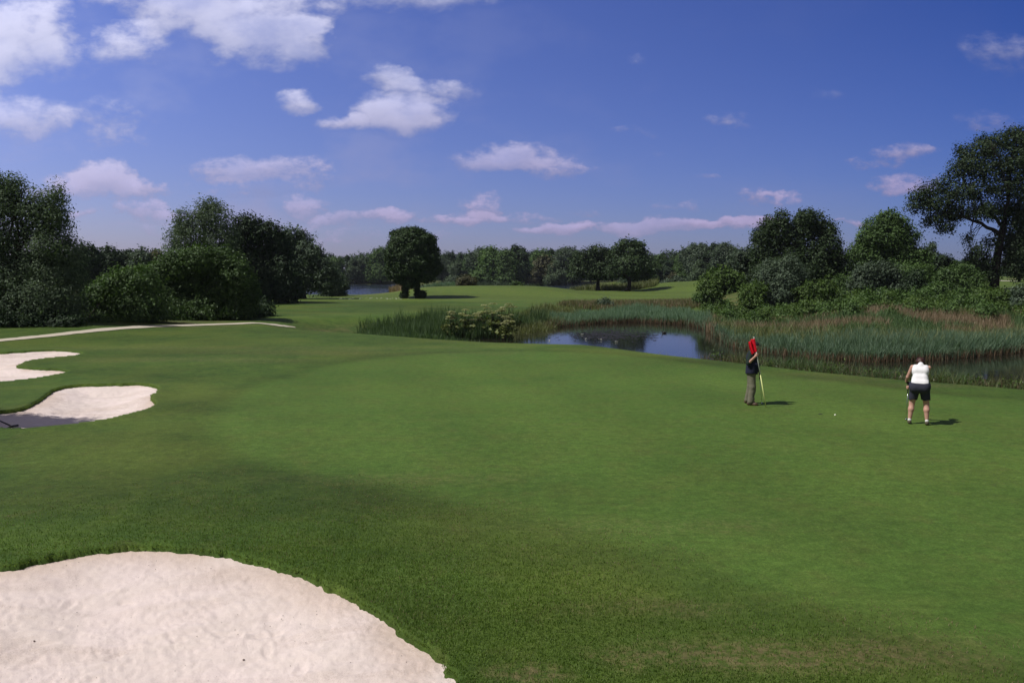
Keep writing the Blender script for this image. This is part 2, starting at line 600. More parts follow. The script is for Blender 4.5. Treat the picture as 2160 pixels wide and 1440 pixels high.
M['bark'] = simple('bark', (.055, .042, .034), 0.9, 0.7, 9.0, 0.2, 0.03)
M['bark_dark'] = simple('bark_dark', (.028, .022, .019), 0.9, 0.7, 9.0, 0.2, 0.03)


def ground_material():
    m, t, o = mat('grass_turf')
    p = t.new('ShaderNodeBsdfPrincipled')
    tcn = t.new('ShaderNodeTexCoord').outputs['Object']
    green, fair, wear, wild = t.attr('green'), t.attr('fair'), t.attr('wear'), t.attr('wild')
    stripe = t.attr('stripe')
    big = t.noise(tcn, 0.16, 4, 0.55)
    mid = t.noise(tcn, 0.9, 5, 0.6, 0.4)
    small = t.noise(tcn, 9.0, 4, 0.65)
    fine = t.noise(tcn, 95.0, 3, 0.7)
    rough_c = t.mix(t.ramp(mid, .32, .70), (.046, .088, .014, 1), (.068, .116, .018, 1))
    rough_c = t.mix(t.ramp(big, .42, .66), rough_c, (.084, .120, .020, 1))
    green_c = t.mix(t.ramp(big, .35, .65), (.066, .124, .020, 1), (.082, .140, .023, 1))
    green_c = t.mix(t.ramp(mid, .40, .75, 0, .40), green_c, (.098, .128, .026, 1))
    fair_c = t.mix(t.ramp(mid, .3, .7), (.076, .122, .020, 1), (.100, .138, .025, 1))
    wild_c = t.mix(t.ramp(mid, .3, .7), (.05, .085, .02, 1), (.12, .115, .045, 1))
    c = t.mix(green, rough_c, green_c)
    c = t.mix(fair, c, fair_c)
    c = t.mix(wild, c, wild_c)
    c = t.mix(t.math('MULTIPLY', wear, t.ramp(small, .35, .65)), c, (.150, .120, .055, 1))
    c = t.mix(t.math('MULTIPLY', t.ramp(small, .50, .80), .22), c, (.14, .15, .05, 1))
    c = t.mix(1.0, c, stripe, 'MULTIPLY')
    mp = t.new('ShaderNodeMapping')
    mp.inputs['Scale'].default_value = (1.0, 1.6, 1)
    t.l.new(tcn, mp.inputs[0])
    speck = t.noise(mp.outputs[0], 3.2, 6, 0.72, 0.3)
    c = t.mix(1.0, c, t.ramp(speck, .30, .72, .76, 1.22, False), 'MULTIPLY')
    c = t.mix(t.ramp(t.noise(tcn, 1.7, 5, .7), .50, .72, 0, .30), c, (.105, .105, .030, 1))
    c = t.mix(1.0, c, t.ramp(t.noise(tcn, 28, 3, .7), .28, .72, .72, 1.28, False), 'MULTIPLY')
    fd = t.ramp(fine, .25, .75, .50, 1.50, False)
    c = t.mix(1.0, c, fd, 'MULTIPLY')
    sm = t.ramp(small, .3, .7, .86, 1.14, False)
    c = t.mix(1.0, c, sm, 'MULTIPLY')
    t.l.new(c, p.inputs['Base Color'])
    p.inputs['Roughness'].default_value = 0.85
    p.inputs['Specular IOR Level'].default_value = 0.15
    b = t.new('ShaderNodeBump')
    b.inputs['Distance'].default_value = 0.02
    b.inputs['Strength'].default_value = 0.55
    t.l.new(t.math('ADD', t.math('MULTIPLY', fine, .5), t.math('MULTIPLY', small, 1.4)), b.inputs['Height'])
    t.l.new(b.outputs[0], p.inputs['Normal'])
    t.l.new(p.outputs[0], o.inputs[0])
    return m


def sand_material():
    m, t, o = mat('bunker_sand')
    p = t.new('ShaderNodeBsdfPrincipled')
    tcn = t.new('ShaderNodeTexCoord').outputs['Object']
    big = t.noise(tcn, 0.8, 5, 0.6, 0.8)
    fine = t.noise(tcn, 70, 4, 0.7)
    grit = t.noise(tcn, 230, 2, 0.6)
    c = t.mix(t.ramp(big, .3, .7), (.79, .67, .625, 1), (.74, .635, .575, 1))
    gb = t.new('ShaderNodeMapping')
    gb.inputs['Rotation'].default_value = (0, 0, -.3)
    gb.inputs['Scale'].default_value = (.35, 1.3, 1)
    t.l.new(tcn, gb.inputs[0])
    band = t.noise(gb.outputs[0], 1.0, 4, .6, .5)
    c = t.mix(t.math('MULTIPLY', t.ramp(band, .48, .66), t.ramp(fine, .35, .62, .1, .75)), c, (.56, .455, .39, 1))
    c = t.mix(t.ramp(fine, .54, .74, 0, .5), c, (.48, .385, .325, 1))
    c = t.mix(t.ramp(grit, .62, .72, 0, .6), c, (.25, .19, .16, 1))
    damp = t.attr('damp')
    c = t.mix(t.math('MULTIPLY', damp, t.ramp(fine, .3, .6, .4, 1)), c, (.58, .45, .36, 1))
    t.l.new(c, p.inputs['Base Color'])
    p.inputs['Roughness'].default_value = 0.95
    p.inputs['Specular IOR Level'].default_value = 0.1
    b = t.new('ShaderNodeBump')
    b.inputs['Distance'].default_value = 0.02
    b.inputs['Strength'].default_value = 0.6
    t.l.new(t.math('ADD', fine, t.math('MULTIPLY', grit, .3)), b.inputs['Height'])
    t.l.new(b.outputs[0], p.inputs['Normal'])
    t.l.new(p.outputs[0], o.inputs[0])
    return m


def water_material(name, col, scale, strength):
    m, t, o = mat(name)
    p = t.new('ShaderNodeBsdfPrincipled')
    tcn = t.new('ShaderNodeTexCoord').outputs['Object']
    mp = t.new('ShaderNodeMapping')
    mp.inputs['Scale'].default_value = (scale, scale * 1.8, 1)
    t.l.new(tcn, mp.inputs[0])
    n = t.noise(mp.outputs[0], 1.0, 4, 0.55)
    calm = t.noise(tcn, 0.12, 2, 0.5)
    c = t.mix(t.ramp(calm, .4, .7), (*col, 1), tuple(x * 1.8 for x in col) + (1,))
    t.l.new(c, p.inputs['Base Color'])
    p.inputs['Roughness'].default_value = 0.06
    p.inputs['IOR'].default_value = 1.33
    p.inputs['Specular IOR Level'].default_value = 0.34
    b = t.new('ShaderNodeBump')
    b.inputs['Distance'].default_value = 0.05
    t.l.new(t.ramp(calm, .35, .65, strength * .5, strength), b.inputs['Strength'])
    t.l.new(n, b.inputs['Height'])
    t.l.new(b.outputs[0], p.inputs['Normal'])
    t.l.new(p.outputs[0], o.inputs[0])
    return m


M['ground'] = ground_material()
M['sand'] = sand_material()
M['pond'] = water_material('pond_water', (.012, .012, .008), 1.2, .10)
M['lake'] = water_material('lake_water', (.03, .042, .065), .9, 2.2)

# ------------------------------------------------------------------ ground: one sheet to the horizon
th = np.concatenate([np.arange(-180, -44, 4.0), np.arange(-44, 44.01, 0.115), np.arange(48, 180, 4.0)])
rr = [0.4]
while rr[-1] < 4000:
    r = rr[-1]
    rr.append(r * (1.06 if r < 3.2 else 1.0065 if r < 60 else 1.010 if r < 380 else 1.09) if r > 0 else 0)
rr = np.array(rr)
GX, GY = polar(np.radians(th), rr)
nr, nc = GX.shape
X, Y = GX.ravel(), GY.ravel()
Z = height(X, Y)
far = np.hypot(X, Y) > 60
sdG = np.full(X.shape, 50.0)
m = (~far) & (Y > 3)
sdG[m] = sd_poly(X[m], Y[m], GREEN) + 1.0 * fbm(X[m] / 2.5, Y[m] / 2.5, 21, 3)
greenm = smooth01(0.5, -0.5, sdG)
collar = np.exp(-((sdG - 0.9) / 0.9) ** 2)
sdF = np.full(X.shape, 50.0)
m = (Y > 50) & (Y < 210)
sdF[m] = sd_poly(X[m], Y[m], FAIR)
fairm = smooth01(1.5, -1.5, sdF + 3 * fbm(X / 9, Y / 9, 25, 2))
u_ = X / np.maximum(Y, 1)
fairm = np.maximum(fairm, smooth01(0.44, 0.50, u_) * smooth01(95, 105, Y) * 0.8)
# bare or dry patches
WEAR = [(1600, 1385, 2.0, .40, .9), (1380, 1280, 1.2, .3, .45), (1130, 1425, .5, .25, .5), (1090, 1420, .5, .2, .4), (1950, 1350, 1.2, .2, .25), (650, 745, 9, 1.5, .35), (760, 735, 8, 1, .3),
                            (440, 760, 7, 1.2, .4), (300, 735, 7, 1.4, .3), (800, 622, 12, 3.5, .6), (1960, 812, 2.0, .8, .45), (1730, 790, 2.2, .7, .3), (1790, 800, 2, .6, .3), (900, 620, 12, 4, .5),
                            (1050, 608, 12, 6, .5), (860, 1010, 3, .5, .25), (1350, 1110, 2.5, .5, .2), (1130, 668, 5, 3, .8)]


def wear_f(X, Y):
    wear = np.zeros_like(X)
    for (px, py, rx, ry, w) in WEAR:
        q = on_z(px, py)
        nz_ = fbm(X / max(ry, .3) * .8, Y / max(ry, .3) * .8, int(px), 3)
        wear += w * smooth01(1.25, 0.25, np.hypot((X - q[0]) / rx, (Y - q[1]) / ry) + 0.9 * nz_)
    return wear


wear = wear_f(X, Y)
wear = np.clip(wear, 0, 1)
dP = np.full(X.shape, 99.0)
m = (Y > 20) & (Y < 120)
dP[m] = sd_poly(X[m], Y[m], POND)
wild = smooth01(5, 2.5, dP) * 0.9
wild = np.maximum(wild, smooth01(0.215, 0.27, u_) * smooth01(42, 50, Y) * smooth01(100, 90, Y))
wild = np.maximum(wild, smooth01(-0.30, -0.40, u_) * smooth01(47, 55, Y) * smooth01(420, 400, Y))
wild = np.maximum(wild, smooth01(300, 320, Y))
# mowing: faint arcs on the approach, plus smooth hollows of lusher turf
stripe = 1.0 + 0.045 * np.sin(X * 1.55 + Y * 0.35) * greenm + 0.07 * np.sign(np.sin((Y + 0.4 * X) / 3.1)) * fairm
low_ = fbm(X / 6.5, Y / 3.2, 77, 3)
stripe = stripe * (1 + 0.62 * low_ * (1 - greenm) * (1 - fairm) + 0.34 * low_ * greenm)
stripe = stripe * (1 - 0.08 * collar)
lush = np.zeros_like(X)
for (px, py, rx, ry) in [(250, 1030, 5, 1.4), (60, 1050, 4, 1.2), (560, 1070, 3, 1.0), (850, 1150, 2.2, .8), (1120, 1180, 1.8, .6), (1330, 1290, 1.3, .45), (430, 860, 3, 2.2), (360, 800, 3, 1.5), (1150, 668, 14, 9),
                         (850, 1300, 1.4, .5), (1000, 650, 14, 9), (700, 640, 10, 8), (1800, 795, 5, 1.2), (1500, 762, 6, 1.5)]:
    q = on_z(px, py)
    lush += smooth01(1.3, 0.2, np.hypot((X - q[0]) / rx, (Y - q[1]) / ry) + .9 * fbm(X / ry / 1.2, Y / ry / 1.2, 300 + px, 3))
stripe = stripe * (1 - .15 * np.clip(lush, 0, 1))
stripe = stripe * (1 - .07 * np.exp(-((sdG - .35) / .4) ** 2) + .06 * np.exp(-((sdG - 1.5) / .6) ** 2))
Vg = np.stack([X, Y, Z], 1)
Fg = grid_faces(nr, nc, wrap=True)
# close the centre
Vg = np.vstack([Vg, [0, 0, Z[:nc].mean()]])
cidx = len(Vg) - 1
fan = np.stack([np.full(nc, cidx), (np.arange(nc) + 1) % nc, np.arange(nc)], 1)
pad = lambda a, v=0: np.append(a, v)
me = mesh_np('ground', Vg, [Fg[:, ::-1], fan[:, ::-1]], M['ground'],
             {'green': pad(greenm), 'fair': pad(fairm), 'wear': pad(wear), 'wild': pad(wild), 'stripe': pad(stripe, 1)}, True)
tag(link('ground', me), 'mown grass ground of the course with putting green and banks', None, None, 'structure')


def sand_height(x, y, s, k):
    z = base_h(x, y) + 0.06 * np.exp(-((y - 17) / 4) ** 2) * smooth01(-2, -9, x)
    depth = [0.22, 0.16, 0.12][k]
    w = [2.4, 1.3, 1.1][k]
    z = z - 0.05 - depth * smooth01(0, w, -s)
    return z


for k, b in enumerate(BUNK):
    lo, hi = b.min(0), b.max(0)
    ang = np.degrees(np.arctan2(b[:, 0], b[:, 1]))
    rad = np.hypot(b[:, 0], b[:, 1])
    tt = np.radians(np.arange(ang.min() - 1, ang.max() + 1, [0.13, 0.09, 0.07][k]))
    r0, r1 = rad.min() * 0.9, rad.max() * 1.06
    q = [r0]
    while q[-1] < r1:
        q.append(q[-1] * [1.0035, 1.0030, 1.004][k])
    sx, sy = polar(tt, np.array(q))
    s = bunk_sd(sx, sy)[k]
    z = sand_height(sx, sy, s, k)
    # rake furrows, footprints, loose clods
    inner = smooth01(0.05, 0.5, -s)
    z += 0.09 * fbm(sx / 1.3, sy / 1.3, 60 + k, 3) * inner
    z += 0.028 * fbm(sx * 4, sy * 4, 64 + k, 3) * inner
    z += 0.024 * fbm(sx * 18, sy * 18, 61 + k, 3, .6)
    ca = fbm(sx / 2, sy / 2, 62, 2) * 2
    z += 0.0013 * np.sin((sx * cos(.5) + sy * sin(.5) + ca * .35) * 2 * pi / 0.075) * smooth01(.06, .16, fbm(sx / 1.6, sy / 1.6, 63, 2)) * inner
    rx_, ry_ = sx * cos(.3) + sy * sin(.3), -sx * sin(.3) + sy * cos(.3)
    z += 0.055 * fbm(rx_ / 1.3, ry_ * 4.5, 68, 4, .6) * inner
    z += 0.022 * fbm(sx * 22, sy * 22, 69, 3, .7) * smooth01(-.05, .15, fbm(rx_ / 2.2, ry_ * 1.4, 70, 2))
    if k == 0:
        for i in range(30):
            fx, fy = R.uniform(-7.5, -0.6), R.uniform(5.4, 9.8)
            if i < 13:
                fx, fy = -3.4 + R.normal() * .9, 8.1 + R.normal() * .45
            aa = R.uniform(0, pi)
            ux = (sx - fx) * cos(aa) + (sy - fy) * sin(aa)
            uy = -(sx - fx) * sin(aa) + (sy - fy) * cos(aa)
            e = (ux / R.uniform(.10, .16)) ** 2 + (uy / R.uniform(.05, .075)) ** 2
            z += (-0.013 * np.exp(-e ** 2) + 0.005 * np.exp(-((np.sqrt(e) - 1.3) / .3) ** 2)) * inner
    damp = smooth01(.12, -.05, fbm(sx / .8, sy / .8, 66 + k, 3) + 0.55) * 0 + 0.8 * smooth01(.75, .0, -s) * smooth01(-.10, .22, fbm(sx * .9, sy * .9, 67 + k, 2))
    nr2, nc2 = sx.shape
    Q = grid_faces(nr2, nc2)
    keep = (s.ravel()[Q] < 0.22).all(1)
    Q = Q[keep]
    used, inv = np.unique(Q, return_inverse=True)
    Vs = np.stack([sx.ravel(), sy.ravel(), z.ravel()], 1)[used]
    nm = ['nearest large sand bunker cut into the grass', 'middle sand bunker partly in tree shade', 'far forked sand bunker by the path'][k]
    me = mesh_np('sand', Vs, inv.reshape(-1, 4)[:, ::-1], M['sand'], {'damp': damp.ravel()[used]}, True)
    tag(link('sand', me), nm, None, None, 'structure')

# bright sand of a far bunker, right
xx, yy_ = at(2108, 140)
tb = np.linspace(0, 2 * pi, 40, endpoint=False)
fx = xx + 1.3 * np.cos(tb) * (1 + .12 * np.sin(3 * tb)); fy = yy_ + 5 * np.sin(tb)
Vb = np.stack([np.append(fx, xx), np.append(fy, yy_), height(np.append(fx, xx), np.append(fy, yy_)) + .05], 1)
tag(link('sand', mesh_np('sand', Vb, np.stack([np.full(40, 40), np.arange(40), (np.arange(40) + 1) % 40], 1), M['sand'], {'damp': np.zeros(41)})),
    'small distant sand bunker seen past the tall tree trunk', None, None, 'structure')

# ------------------------------------------------------------------ water
def water_sheet(name, poly, grow, m, label):
    c = poly.mean(0)
    s = sd_poly
    lo, hi = poly.min(0) - grow, poly.max(0) + grow
    n = 60
    gx, gy = np.meshgrid(np.linspace(lo[0], hi[0], n), np.linspace(lo[1], hi[1], n))
    dd = s(gx, gy, poly)
    Q = grid_faces(n, n)
    Q = Q[(dd.ravel()[Q] < grow + 2).any(1)]
    used, inv = np.unique(Q, return_inverse=True)
    Vw = np.stack([gx.ravel(), gy.ravel(), np.full(n * n, ZW)], 1)[used]
    tag(link(name, mesh_np(name, Vw, inv.reshape(-1, 4), m, None, True)), label, None, None, 'structure')


water_sheet('pond_water', POND, 0.5, M['pond'], 'dark still pond between the green and the reed bank')
water_sheet('lake_water', LAKE, 2.0, M['lake'], 'blue grey lake behind the fairway mound')

# ------------------------------------------------------------------ thin summer haze in the air
hm = bpy.data.materials.new('haze_air')
hm.use_nodes = True
hn = NT(hm.node_tree)
hn.n.clear()
ho = hn.new('ShaderNodeOutputMaterial')
hv = hn.new('ShaderNodeVolumePrincipled')
hv.inputs['Color'].default_value = (.80, .86, 1.0, 1)
hv.inputs['Density'].default_value = .00009
hn.l.new(hv.outputs[0], ho.inputs['Volume'])
hb = [(x, y, z) for x in (-4300, 4300) for y in (-4300, 4300) for z in (-4.2, 28)]
tag(link('haze', mesh_np('haze', hb, np.array([[0, 1, 3, 2], [4, 6, 7, 5], [0, 4, 5, 1], [2, 3, 7, 6], [0, 2, 6, 4], [1, 5, 7, 3]]), hm)), 'thin bluish summer haze over the whole course', None, None, 'stuff')

# ------------------------------------------------------------------ sandy path on the left
M['path'] = simple('path_gravel', (.56, .50, .40), .95, .35, 6.0, .1, .01)
pp = [(-260, 738), (-60, 726), (0, 722), (100, 716), (200, 708), (320, 697), (440, 688), (540, 682), (590, 679.5), (622, 678)]
pw = np.array([on_z(*p) for p in pp])
s_ = np.linspace(0, 1, 120)
ii = np.linspace(0, 1, len(pp))
cx_, cy_ = np.interp(s_, ii, pw[:, 0]), np.interp(s_, ii, pw[:, 1])
tx, ty = np.gradient(cx_), np.gradient(cy_)
ln = np.hypot(tx, ty); tx /= ln; ty /= ln
cols = []
wid = np.interp(s_, [0, .35, .55, .8, 1], [.50, .55, .62, .60, .10])
for e in np.linspace(-1, 1, 7):
    jit = (0.22 * fbm(s_ * 60 + e * 9, s_ * 0 + e, 5, 2)) if abs(e) == 1 else 0
    cols.append(np.stack([cx_ - ty * (wid * e + jit), cy_ + tx * (wid * e + jit)], 1))
PV = np.stack(cols, 1).reshape(-1, 2)
pz = height(PV[:, 0], PV[:, 1]) + .03
tag(link('path', mesh_np('path', np.column_stack([PV, pz]), grid_faces(120, 7)[:, ::-1], M['path'], None, True)),
    'pale gravel path running along the shrubs', None, None, 'structure')
# dirt track on the far right field
pw2 = np.array([at(px, D) for px, D in [(2104, 172), (2130, 166), (2160, 158), (2220, 150), (2300, 142)]])
s_ = np.linspace(0, 1, 30)
cx_, cy_ = np.interp(s_, np.linspace(0, 1, 5), pw2[:, 0]), np.interp(s_, np.linspace(0, 1, 5), pw2[:, 1])
cols = [np.stack([cx_, cy_ + e], 1) for e in np.linspace(-5, 5, 5)]
PV = np.stack(cols, 1).reshape(-1, 2)
M['dirt'] = simple('track_dirt', (.34, .25, .18), .95, .4, .8, .1)
tag(link('path', mesh_np('path', np.column_stack([PV, height(PV[:, 0], PV[:, 1]) + .05]), grid_faces(30, 5)[:, ::-1], M['dirt'], None, True)),
    'brown dirt track across the far right field', None, None, 'structure')


# ------------------------------------------------------------------ foliage
def unit(v):
    return v / (np.linalg.norm(v, axis=-1, keepdims=True) + 1e-9)


def leaf_arrays(P, N, size, aspect=0.6, rs=R, tint=None):
    n = len(P)
    size = size * rs.uniform(0.45, 1.6, n)
    a = unit(np.cross(N, rs.normal(size=(n, 3))))
    b = np.cross(N, a)
    L = a * size[:, None] * .5
    Wd = b * size[:, None] * .5 * aspect
    fold = N * size[:, None] * .10
    V = np.stack([P - L, P + Wd * 1.0 - L * .15 + fold, P + L, P - Wd - L * .15 + fold], 1).reshape(-1, 3)
    Q = np.arange(4 * n).reshape(-1, 4)
    t = rs.uniform(0, 1, n) if tint is None else tint
    return V, Q, np.repeat(t, 4)


def crown_points(lobes, leaf, cover, twig, rs, rough=0.16, shell=(0.45, 1.05), per=14, floor=None):
    """lobes: (x,y,z,rx,ry,rz). returns leaf centres, normals, tints"""
    Ps, Ns, Ts = [], [], []
    lob = np.array(lobes, float)
    for (x, y, z, rx, ry, rz) in lob:
        area = 4 * pi * (((rx * ry) ** 1.6 + (rx * rz) ** 1.6 + (ry * rz) ** 1.6) / 3) ** (1 / 1.6)
        n = int(area * cover * 1.7 / (leaf * leaf * .35) / per) + 2
        d = unit(rs.normal(size=(n, 3)))
        r = shell[0] + (shell[1] - shell[0]) * rs.uniform(0, 1, n) ** .45
        k = 2.6
        bump = np.sin(d[:, 0] * k * 2.1 + x * 3) * np.sin(d[:, 1] * k * 1.7 + y * 2) * np.sin(d[:, 2] * k * 2.3 + z * 2.7)
        r = r * (1 + rough * 1.6 * bump + rough * .5 * rs.normal(size=n))
        c = np.array([x, y, z]) + d * r[:, None] * np.array([rx, ry, rz])
        ct = np.clip(.5 + .22 * rs.normal(size=n), 0, 1)
        c_ = np.repeat(c, per, 0)
        dd = np.repeat(d, per, 0)
        off = rs.normal(size=c_.shape) * twig
        P = c_ + off
        N = unit(dd * .95 + np.array([0, 0, .40]) + rs.normal(size=P.shape) * .50)
        T = np.clip(np.repeat(ct, per) + .16 * rs.normal(size=len(P)), 0, 1)
        Ps.append(P); Ns.append(N); Ts.append(T)
    P, N, T = np.vstack(Ps), np.vstack(Ns), np.concatenate(Ts)
    if floor is not None:
        k = P[:, 2] > floor
        P, N, T = P[k], N[k], T[k]
    return P, N, T


def crown_mesh(lobes, leaf, cover, twig, matl, rs, aspect=.6, **kw):
    P, N, T = crown_points(lobes, leaf, cover, twig, rs, **kw)
    V, Q, t = leaf_arrays(P, N, leaf, aspect, rs, T)
    return mesh_np('crown', V, Q, matl, {'tint': t})


def limb(S, a, b, ra, rb, rs, wob=0.08, n=6, sag=0.0, seg=6):
    a, b = np.array(a, float), np.array(b, float)
    t = np.linspace(0, 1, n)[:, None]
    L = np.linalg.norm(b - a)
    P = a + (b - a) * t + np.array([0, 0, 1]) * sag * L * (t * (1 - t)) * 4
    P[1:-1] += rs.normal(size=(n - 2, 3)) * wob * L * .5
    S.tube(P, np.linspace(ra, rb, n), seg)
    return P


def trunk_mesh(lobes, r0, matl, rs, fork=0.35, top=None, twigs=3, stems=1, lean=0.0, spread=.25):
    lob = np.array(lobes, float)
    zt = lob[:, 2].max() if top is None else top
    cx, cy = lob[:, 0].mean(), lob[:, 1].mean()
    S = Soup()
    for s in range(stems):
        bx = 0 if stems == 1 else rs.uniform(-spread, spread)
        by = 0 if stems == 1 else rs.uniform(-spread, spread)
        n = 9
        t = np.linspace(0, 1, n)
        P = np.stack([bx + (cx + rs.normal() * .2 - bx) * t ** 1.5, by + (cy - by) * t ** 1.5, -0.15 + (zt + .15) * t], 1)
        P[1:-1, :2] += rs.normal(size=(n - 2, 2)) * .025 * zt
        rad = r0 / math.sqrt(stems) * (1 - .88 * t) * np.where(t == 0, 1.45, 1)
        S.tube(P, rad, 9)
        mine = lob[s::stems]
        for L in mine:
            h0 = max(fork * zt, min(L[2] - .35 * math.hypot(L[0] - cx, L[1] - cy) - .1 * zt, zt * .85))
            tt = np.clip((h0 + .15) / (zt + .15), 0, 1)
            a = np.array([np.interp(tt, t, P[:, i]) for i in range(3)])
            ra = np.interp(tt, t, rad) * .6
            Q = limb(S, a, L[:3], ra, ra * .25, rs, .07, 6, -.05)
            for _ in range(twigs):
                d = unit(rs.normal(size=3)) * L[3:6] * .85
                limb(S, Q[rs.integers(2, 6)], L[:3] + d, ra * .28, ra * .06, rs, .1, 4, seg=4)
    return S.build('trunk', matl)


def px_lobes(lst, px0, base, D, dz=0.35, depth=None, rs=R):
    k = D / F
    out = []
    for e in lst:
        px, py, rx, ry = e[:4]
        y = e[4] if len(e) > 4 else rs.uniform(-1, 1) * dz * (depth or 1) * max(rx, ry) * k * 1.6
        out.append(((px - px0) * k, y, (base - py) * k, rx * k, max(rx, ry) * k * .95, ry * k))
    return out


def tree_at(name, label, cat, px0, D, base_py, lst, leaf, cover, twig, lm, tr, bark='bark', seed=1, group=None, fork=.3, stems=1, twigs=3, rough=.16, per=14,
            shell=(.45, 1.05), aspect=.6, parts=('trunk', 'crown'), depth=1, spread=.25, top=None):
    rs = np.random.default_rng(seed)
    x, y = at(px0, D)
    z = hz(x, y)
    zb = H - (base_py - 575) * D / F * 1.0          # height the photo base line implies
    lobes = px_lobes(lst, px0, base_py, D, rs=rs, depth=depth)
    lobes = [(a, b, c + (zb - z), d, e, f) for a, b, c, d, e, f in lobes]
    if cat in ("shrub", "bush"):
        low = min(c - f for a, b, c, d, e, f in lobes)
        if low > 0:
            lobes += [(a * .8, b * .8, max((c - f) * .5, .2), d * .8, e * .8, max((c - f) * .6, .3)) for a, b, c, d, e, f in lobes if c - f < low + 1.2]
    root = thing(name, label, cat, (x, y, z), 0, group)
    if tr:
        link(parts[0], trunk_mesh(lobes, tr, M[bark], rs, fork, top, twigs, stems, spread=spread), root)
    link(parts[1], crown_mesh(lobes, leaf, cover, twig, M[lm], rs, rough=rough, per=per, shell=shell, aspect=aspect, floor=0.02), root)
    return root


# left willow-like tree
tree_at('tree', 'tall airy grey-green tree at the left edge of the photo, with a split top', 'tree', 25, 49, 712,
        [(-10, 410, 42, 38), (38, 398, 26, 26), (20, 440, 45, 32), (-50, 450, 55, 55), (88, 440, 34, 34), (112, 470, 36, 28), (134, 418, 14, 24), (140, 452, 16, 20), (80, 488, 34, 26),
         (10, 500, 45, 38), (118, 520, 34, 22), (148, 508, 18, 16), (150, 545, 26, 22), (-50, 540, 60, 60), (60, 560, 60, 42), (115, 580, 50, 40), (20, 600, 60, 45), (90, 640, 65, 48),
         (-40, 640, 70, 60), (145, 630, 36, 40), (20, 680, 70, 34), (120, 685, 50, 28), (-60, 690, 50, 26)],
        .15, 1.1, .20, 'leaf_willow', .30, seed=21, stems=3, spread=.9, twigs=5, per=12, rough=.22, shell=(.3, 1.1), aspect=.45)
# shrubs along the path
tree_at('shrub', 'big rounded leafy green shrub at the end of the hedge, beside the path', 'shrub', 430, 60, 680,
        [(345, 590, 40, 36), (385, 562, 40, 34), (430, 548, 38, 28), (468, 552, 36, 28), (500, 580, 32, 36), (512, 625, 28, 42), (470, 610, 55, 45), (400, 610, 58, 45), (350, 640, 50, 42),
         (430, 655, 65, 34), (500, 660, 34, 30), (380, 660, 60, 32)],
        .17, 1.1, .16, 'leaf_green', .12, seed=22, stems=4, spread=1.5, per=10, rough=.2)
tree_at('shrub', 'lower dark green shrub between the tall left tree and the big rounded shrub', 'shrub', 240, 53.5, 694,
        [(190, 640, 34, 34), (225, 620, 36, 34), (265, 605, 36, 36), (305, 600, 36, 36), (200, 670, 45, 30), (260, 650, 50, 44), (310, 650, 45, 44), (240, 680, 60, 22), (320, 678, 40, 22), (165, 660, 26, 36)],
        .16, 1.1, .15, 'leaf_green', .10, seed=23, stems=4, spread=1.5, per=10, rough=.22)
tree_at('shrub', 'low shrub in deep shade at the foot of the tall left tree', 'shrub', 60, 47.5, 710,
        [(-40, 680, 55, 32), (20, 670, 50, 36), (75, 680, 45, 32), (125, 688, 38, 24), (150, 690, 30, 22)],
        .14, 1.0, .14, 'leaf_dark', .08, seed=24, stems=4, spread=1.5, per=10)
# group behind
tree_at('tree', 'tall grey-green willow with a pointed top behind the rounded shrub', 'tree', 440, 90, 645,
        [(378, 500, 24, 26), (400, 470, 24, 26), (392, 540, 40, 34), (438, 450, 22, 26), (456, 436, 12, 16), (470, 468, 28, 32), (430, 490, 36, 34), (480, 510, 30, 40), (430, 550, 50, 40), (430, 600, 55, 40)],
        .24, .95, .26, 'leaf_willow', .35, seed=31, per=12, rough=.24, aspect=.4, twigs=4)
tree_at('tree', 'broad dark green tree right of the pointed willow', 'tree', 540, 94, 640,
        [(528, 474, 26, 20), (505, 500, 28, 26), (550, 488, 28, 24), (575, 488, 20, 20), (592, 505, 20, 20), (530, 520, 45, 32), (580, 535, 36, 34), (510, 560, 40, 40), (560, 580, 50, 40), (600, 580, 36, 40), (530, 610, 60, 30), (600, 612, 40, 26)],
        .25, 1.1, .24, 'leaf_dark', .40, 'bark_dark', seed=32, per=12, rough=.2)
tree_at('tree', 'dark tree with a pale top above the lake corner', 'tree', 640, 112, 624,
        [(622, 500, 22, 20), (606, 520, 22, 24), (640, 512, 20, 22), (655, 540, 28, 26), (620, 550, 36, 32), (668, 545, 14, 26), (660, 575, 34, 30), (630, 590, 44, 32), (690, 570, 22, 26), (690, 595, 28, 20)],
        .28, 1.05, .26, 'leaf_grey', .36, 'bark_dark', seed=33, per=12, rough=.22)
tree_at('shrub', 'low dark shrub at the near corner of the lake, right end of the left wood', 'shrub', 706, 128, 614,
        [(690, 595, 18, 16), (708, 588, 16, 15), (722, 598, 14, 12), (700, 605, 30, 9), (728, 606, 8, 7)], .28, 1.2, .2, 'leaf_grey', .08, seed=34, stems=3, spread=1, per=10)
